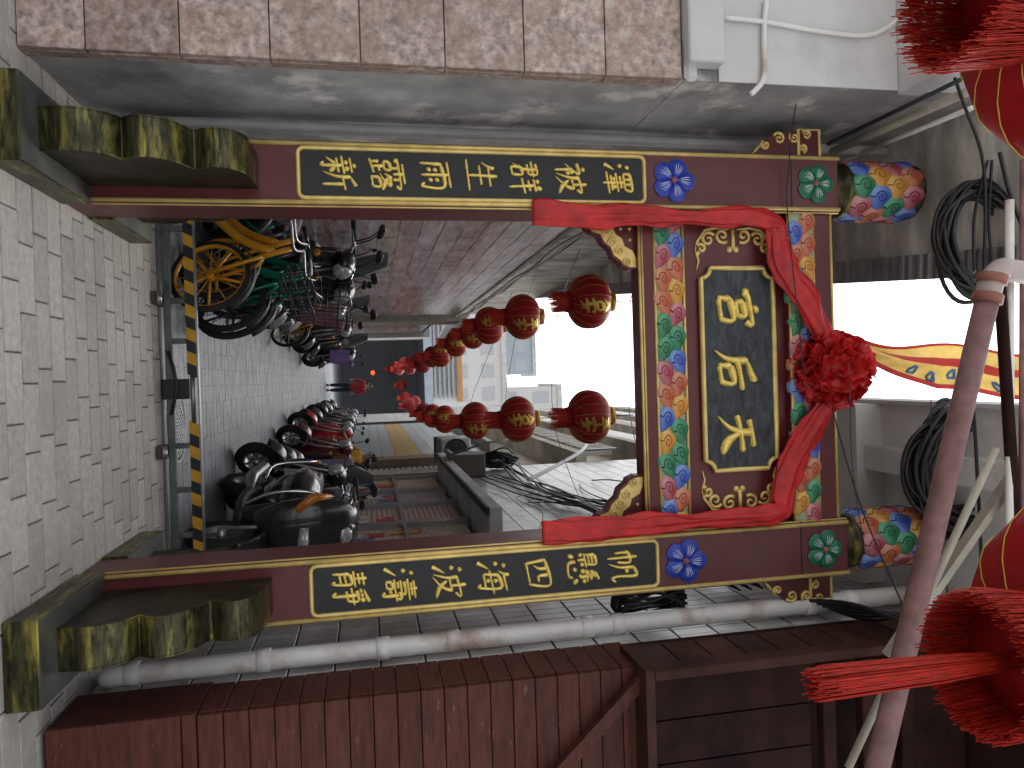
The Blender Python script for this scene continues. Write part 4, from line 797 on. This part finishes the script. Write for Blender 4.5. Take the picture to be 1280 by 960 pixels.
# ================================================================ people
def skinmesh(name, parent, pts, edges, m, sub=2):
    me = bpy.data.meshes.new(name); me.from_pydata([p[:3] for p in pts], edges, []); o = link(name, me, parent); me.materials.append(m)
    md = o.modifiers.new('skin', 'SKIN'); md.use_smooth_shade = True
    for i, p in enumerate(pts): me.skin_vertices[0].data[i].radius = (p[3], p[4] if len(p) > 4 else p[3])
    me.skin_vertices[0].data[0].use_root = True
    s = o.modifiers.new('sub', 'SUBSURF'); s.levels = s.render_levels = sub
    return o
def person(label, P, rz, top, legs, armp, h=1.68, lean=0):
    t = thing('person', label, 'person', (0, 0, 0)); t.location = P; t.rotation_euler = (lean, 0, rz); k = h/1.7; t.scale = (k, k, k); LOC[t.as_pointer()] = V((0, 0, 0))
    C_ = plain('cloth_%02d%02d%02d' % tuple(int(99*c) for c in top), top, .8); T_ = plain('trouser_%02d' % int(99*legs[2]), legs, .8)
    (ex, ey, ez), (hx, hy, hz) = armp
    pts = [(0, 0, .95, .12, .085), (0, 0, 1.15, .12, .085), (0, -.01, 1.36, .17, .1), (0, -.005, 1.46, .06, .06), (0, .01, 1.54, .055, .055), (0, .02, 1.64, .075, .09), (0, .015, 1.7, .05, .06)]
    ed = [(i, i+1) for i in range(6)]
    for s in (-1, 1):
        b = len(pts); pts += [(s*.17, 0, 1.41, .055), (s*ex, ey, ez, .042), (s*hx, hy, hz, .03), (s*hx*.97, hy+.06, hz-.03, .035, .016)]; ed += [(2, b), (b, b+1), (b+1, b+2), (b+2, b+3)]
        b = len(pts); pts += [(s*.09, 0, .86, .07), (s*.1, .02, .48, .055), (s*.1, 0, .09, .036), (s*.1, .12, .035, .04, .03)]; ed += [(0, b), (b, b+1), (b+1, b+2), (b+2, b+3)]
    body = skinmesh('body', t, pts, ed, SKIN)
    sp = [(0, 0, .8, .185, .14), (0, 0, 1.15, .17, .125), (0, -.01, 1.36, .195, .125), (0, -.005, 1.44, .075, .075)]; ed = [(0, 1), (1, 2), (2, 3)]
    for s in (-1, 1): b = len(sp); sp += [(s*.19, 0, 1.41, .075), (s*ex, ey, ez, .065), (s*(ex*.3+hx*.7), ey*.3+hy*.7, ez*.3+hz*.7, .05)]; ed += [(2, b), (b, b+1), (b+1, b+2)]
    skinmesh('jacket', t, sp, ed, C_)
    sp = [(0, 0, .96, .165, .125)]; ed = []
    for s in (-1, 1): b = len(sp); sp += [(s*.09, 0, .84, .1), (s*.1, .02, .48, .075), (s*.1, .0, .12, .062)]; ed += [(0, b), (b, b+1), (b+1, b+2)]
    skinmesh('trousers', t, sp, ed, T_)
    mb = M()
    def hr(i, j):
        a = 2*PI*j; e = PI*.5-i*PI*.58; cut = 1 if math.sin(a) < .35 else .62; e = PI*.5-i*PI*.58*cut; r = .105
        return (math.cos(e)*math.cos(a)*r*.86, .01+math.cos(e)*math.sin(a)*r*1.02, 1.635+math.sin(e)*r*1.15)
    mb.grid(hr, 8, 20, HAIR); mb.build('hair', t, False)
    for s in (-1, 1): M().lathe([(0, .012), (.009, .009), (.012, 0)], MBLACK, 8, (s*.032, .1, 1.625), 'Y').build('eye', t, False); mb = M(); mb.tube([(s*.1, .03, 1.64), (s*.117, .02, 1.63), (s*.105, .03, 1.585)], .013, SKIN, 6); mb.build('ear', t, False)
    mb = M(); mb.tube([(0, .112, 1.63), (0, .132, 1.595), (0, .113, 1.585)], [.008, .016, .01], SKIN, 8); mb.build('nose', t, False); mb = M(); mb.tube([(-.028, .1, 1.56), (0, .112, 1.558), (.028, .1, 1.56)], .006, plain('lips', (.3, .1, .09)), 6); mb.build('mouth', t, False)
    for s in (-1, 1): mb = M(); mb.tube([(s*.1, -.07, .045), (s*.1, .05, .05), (s*.1, .17, .03)], [(.045, .045), (.05, .05), (.03, .04)], MBLACK, 10); mb.build('shoe', t, False)
    return t
person('person in yellow top leaning over parked scooters near the shop', (1.3, 9.75, 0), R_(110), (.5, .27, .02), (.03, .03, .045), ((.3, .12, 1.2), (.22, .38, 1.1)), 1.66, R_(6))
person('person in red jacket and dark trousers standing far down the alley', (.2, 24.6, 0), R_(175), (.3, .015, .02), (.015, .016, .03), ((.26, .02, 1.15), (.27, .1, .93)), 1.68)
# ================================================================ overhead pipes, cables, coils, banner
t = thing('overhead_pipe', 'thick reddish pipe crossing above the archway with elbow joint', 'pipe', (.7, -1.2, 4.3))
a, b = onY(1085, 1010, -1.2), onY(1236, 366, -1.2)
M().tube([a, b], .055, PIPER, 16).build('pipe', t); d = (b-a).normalized(); e = onY(1262, 322, -1.15)
M().tube(spline([b-d*.02, b+d*.06, onY(1250, 338, -1.2), onY(1262, 338, -1.19), onY(1300, 344, -1.15)], 6), .058, mat('pale_elbow', (.42, .36, .34), .5), 14).build('elbow', t)
for q in (b-d*.03, b+d*.07): M().tube([q-d*.022, q+d*.022], .07, mat('rust_collar', (.26, .1, .07), .6), 16).build('collar', t)
cond = [((1262, 250), (1262, 790), .022, PVC, 'white conduit running level above the thick reddish pipe'), ((1248, 330), (1272, 700), .03, WOODD, 'dark brown rail beside the white overhead conduit'), ((1280, 200), (1278, 780), .02, PIPER, 'reddish conduit topmost of the overhead lines'), ((1060, 960), (1245, 560), .02, BEIGE, 'pale bamboo pole slanting across the cable coils')]
for (p, q, r, m, lbl) in cond: tag(M().tube([onY(*p, -1.0), onY(*q, -1.0)], r, m, 8).build('overhead_conduit'), lbl, 'conduit')
tag(M().box((-.03, -.02, 0), (.03, .02, 1.55), BEIGE).build('timber_prop'), 'pale timber batten slanting beside the large right lantern', 'batten')
o = bpy.data.objects['timber_prop']; A, B = onY(1110, 820, -.9), onY(1270, 590, -.9); o.location = A; o.rotation_euler = (B-A).to_track_quat('Z', 'Y').to_euler()
def coil(lbl, C, rx, rz, n, tilt=(0, 0, 0), thick=.014, spread=.06):
    t = thing('cable_coil', lbl, 'cable coil', C); rg = random.Random(n); Rm = Mx.Rotation(tilt[2], 3, 'Z') @ Mx.Rotation(tilt[0], 3, 'X')
    for k in range(n):
        a, b = rx+rg.uniform(-spread, spread), rz+rg.uniform(-spread, spread); dy = rg.uniform(-.06, .06); ph = rg.uniform(0, 6)
        M().tube([V(C)+Rm @ V((a*math.cos(w)+.02*math.sin(3*w+ph), dy+.03*math.sin(2*w+ph), b*math.sin(w))) for w in [2*PI*i/40 for i in range(40)]], thick, CABLE, 6, closed=True).build('loop', t)
coil('large coil of black cable hanging above the left pillar drum', onY(1224, 300, -.45), .31, .27, 14)
coil('largest coil of black cable hanging above the right pillar drum', onY(1196, 588, -.1), .36, .28, 26, spread=.1, thick=.018)
coil('small black coil of cable on the tiled wall beside the right pillar', (1.5, .2, 3.36), .15, .23, 14, (0, 0, R_(48)), .009, .03)
def cable(lbl, pts, r=.008, m=CABLE, n=6): return tag(M().tube(spline(pts, n), r, m, 5).build('cable'), lbl, 'cable', 'overhead cables and wires')
wl = [('thin black wire hanging down across the left pillar top', [onY(990, 0, -.3), onY(998, 100, -.25), onY(990, 160, -.1), onY(985, 220, -.05), onY(984, 262, -.04), onY(1000, 420, -.2), onY(1005, 470, -.25)], .004),
 ('black wire slanting from the coil to the right lantern', [onY(1040, 510, -.15), onY(1075, 630, -.25), onY(1130, 760, -.5)], .005), ('pale thin wire drooping left of the right drum', [onY(1062, 450, -.3), onY(1065, 580, -.3), onY(1080, 680, -.3)], .003),
 ('pale thin wire running past the largest coil', [onY(1164, 470, -.5), onY(1166, 600, -.5), onY(1185, 740, -.5)], .003), ('black cable looping up beside the large right lantern', [onY(1215, 480, -.8), onY(1222, 600, -.8), onY(1226, 720, -.8), onY(1210, 780, -.7)], .01),
 ('black cable hanging below the left coil', [onY(1180, 60, -.7), onY(1205, 130, -.7), onY(1230, 210, -.6), onY(1230, 345, -.5)], .01), ('black cable second below the left coil', [onY(1235, 200, -.6), onY(1218, 270, -.5), onY(1218, 340, -.5)], .009), ('black cable third below the left coil', [onY(1240, 200, -.6), onY(1236, 280, -.5), onY(1242, 340, -.5)], .009),
 ('black cable from the red fringe to the overhead rail', [onY(1250, 190, -.8), onY(1262, 240, -.8), onY(1285, 300, -.8)], .012)]
for l_, p_, r_ in wl: cable(l_, p_, r_)
for k in range(9):     # bundle on the right wall
    o_ = k*.03; J = lambda q: .07*math.sin(k*5.3+q*2.1); cable('black cable in the thick sagging bundle along the white tiled wall', [(RX-.08-.02*(k % 3), .6, 4.4-o_), (RX-.12, 2.0, 4.2-o_+J(0)), (RX-.1-abs(J(4)), 3.6, 4.25-o_+J(1)), (RX-.12-abs(J(5)), 5.2, 4.05-o_+J(2)), (RX-.1, 6.8, 4.1-o_+J(3)), (RX-.13-abs(J(7)), 8.2, 4.0-o_+J(4)), (RX-.2, 9.3, 3.85-o_*.8)], .008+.004*(k % 3))
for k in range(4): cable('black cable slanting down the white tiled wall towards the junction box', [(RX-.05, 2.2+k*.5, 5.6-k*.3), (RX-.07, 4.0+k*.4, 4.6-k*.3), (RX-.1, 7.5, 3.6-k*.12)], .012)
for k in range(5): cable('black cable in the bundle sagging over the wooden hut', [(1.62, .3, 4.35+k*.05), (1.5+.03*k, -.2, 4.5+k*.04), (1.45, -.7, 4.5+k*.05), (1.55, -1.2, 4.75)], .014)
for k, (i, j) in enumerate(((0, 14), (1, 15), (2, 16), (3, 17))):
    A, B = lant_pts[i]+V((0, 0, .5)), lant_pts[j]+V((0, 0, .5)); cable('thin line carrying the %s pair of lanterns across the alley' % ORD[k], [V((-1.75, A.y, A.z+.35)), A, B, V((1.75, B.y, B.z+.35))], .005, n=6)
rg = random.Random(21)
for k in range(10):
    y0 = rg.uniform(1.5, 5); y1 = y0+rg.uniform(2, 4.5); z0 = rg.uniform(3.3, 6.2); z1 = rg.uniform(3.2, 5.2); dx = rg.uniform(.03, .16)
    cable('loose black wire straggling over the white tiled wall beyond the archway', [(RX-.02, y0, z0), (RX-dx, y0*.7+y1*.3, z0*.6+z1*.4-rg.uniform(0, .3)), (RX-dx, y0*.3+y1*.7, z0*.3+z1*.7-rg.uniform(0, .4)), (RX-.03, y1, z1)], rg.uniform(.005, .012))
BS = thing('balcony_screen', 'grey-brown slatted screen along the lowest cream balcony', 'screen', (1.5, 14, 5.8))
for k in range(40): M().box((1.51, 9.9+k*.3, 5.83), (1.545, 10.06+k*.3, 6.5), BEIGE if k % 3 else GREYM).build('slat', BS)
# junction boxes and air conditioner on the right wall
AC = thing('air_conditioner', 'weathered air conditioner unit on brackets above the striped house', 'air conditioner', (1.45, 10.6, 2.9))
M().box((1.2, 10.2, 2.95), (1.62, 11.1, 3.55), mat('ac_grey', (.45, .44, .42), .5), .03).build('casing', AC); M().lathe([(.23, -.012), (.23, .0), (.18, -.01), (.1, -.01), (0, -.01)], MBLACK, 20, (1.42, 10.199, 3.25), 'Y').build('fan_grille', AC); M().box((1.2, 10.25, 2.88), (1.74, 10.31, 2.949), GREYM).build('bracket', AC); M().box((1.2, 10.98, 2.88), (1.74, 11.04, 2.949), GREYM).build('bracket', AC)
JB = thing('junction_box', 'dark cluttered junction box on a bracket by the shop ledge', 'junction box', (1.45, 8.3, 2.95))
M().box((1.3, 8.0, 2.95), (1.68, 8.6, 3.5), mat('jb_brown', (.09, .075, .06), .6), .02).build('casing', JB); M().box((1.25, 7.9, 2.9), (1.7, 8.7, 2.949), GREYM).build('shelf', JB); mb = M(); mb.tube([(1.28, 8.1, 2.96), (1.1, 7.9, 3.5), (1.05, 7.8, 4.0)], .02, ALU, 8); mb.build('strut', JB)
coil('tangle of black cable on the wall above the junction box', (1.5, 8.8, 3.85), .22, .3, 14, (0, 0, R_(60)), .016, .1)
tag(M().tube(spline([onX(660, 600, 1.55), onX(690, 585, 1.45), onX(725, 565, 1.3), onX(735, 552, 1.2)], 5), .03, PVCG, 8).build('lamp_arm'), 'curved grey arm reaching from the right wall beside the nearest right lantern', 'bracket')
# banner
BN = thing('festival_banner', 'yellow banner with red border hanging in the sky above the silk rosette', 'banner', (0, .9, 5.4))
RB = plain('banner_red', (.55, .03, .03), .7); YB = mat('banner_yellow', (.8, .58, .16), .6, var=.12, transl=.3); BB = plain('banner_blue', (.08, .2, .45), .7)
A0 = [(onY(1080, 430, .9)), (onY(1180, 442, .9)), (onY(1290, 445, .9))]
def ban(i, j, off=0):
    P = A0[0].lerp(A0[2], i); w = .05+.3*min(1, i*2.2); return (P.x-.02+w*j+.03*math.sin(9*i), P.y+.06*math.sin(7*j+5*i)+off, P.z-.12*j*(1-i)*.5)
for nm, j0, j1, m_ in (('cloth', 0, .34, YB), ('red_band', .34, .52, RB), ('cloth', .52, 1, YB)): M().grid(lambda i, j: ban(i, j0+(j1-j0)*j), 20, 6, m_).build(nm, BN)
mb = M(); mb.tube([ban(i/20, 1) for i in range(21)], .022, RB, 6); mb.tube([ban(i/20, 0) for i in range(21)], .014, RB, 6); mb.tube([ban(.0, j/8) for j in range(9)], .02, RB, 6); mb.build('border', BN)
for k in range(5): M().tube([V(ban(.3+.12*k+.02*math.cos(a), .76+.06*math.sin(k*2)+.1*math.sin(a)*(1+.4*math.sin(3*a)), -.012)) for a in [2*PI*i/10 for i in range(11)]], .012, BB, 5).build('emblem', BN)
# conduits on the white upper wall at left
for k, (pts, r) in enumerate((([(958, 0), (955, 40), (955, 95), (945, 112), (938, 118)], .016), ([(905, 22), (960, 28), (1030, 40), (1095, 42), (1150, 0)], .013))):
    tag(M().tube(spline([onY(x, y, -.485) for x, y in pts], 4), r, PVC, 8).build('wall_conduit'), ['white conduit dropping down the white upper wall at left', 'white conduit running up across the white upper wall at left'][k], 'conduit')
for k, (p, q, r, m) in enumerate((((1040, 190), (1215, 112), .03, BEIGE), ((1055, 200), (1215, 135), .018, PVC), ((1035, 180), (1200, 100), .014, MBLACK))):
    A, B = onX(*p, LBX+.1), onX(*q, LBX+.1); tag(M().tube([A, B], r, m, 8).build('eave_pipe'), ['tan pipe under the stained slab beside the left drum', 'white thin pipe under the stained slab beside the tan one', 'black thin pipe under the stained slab beside the tan one'][k], 'pipe')
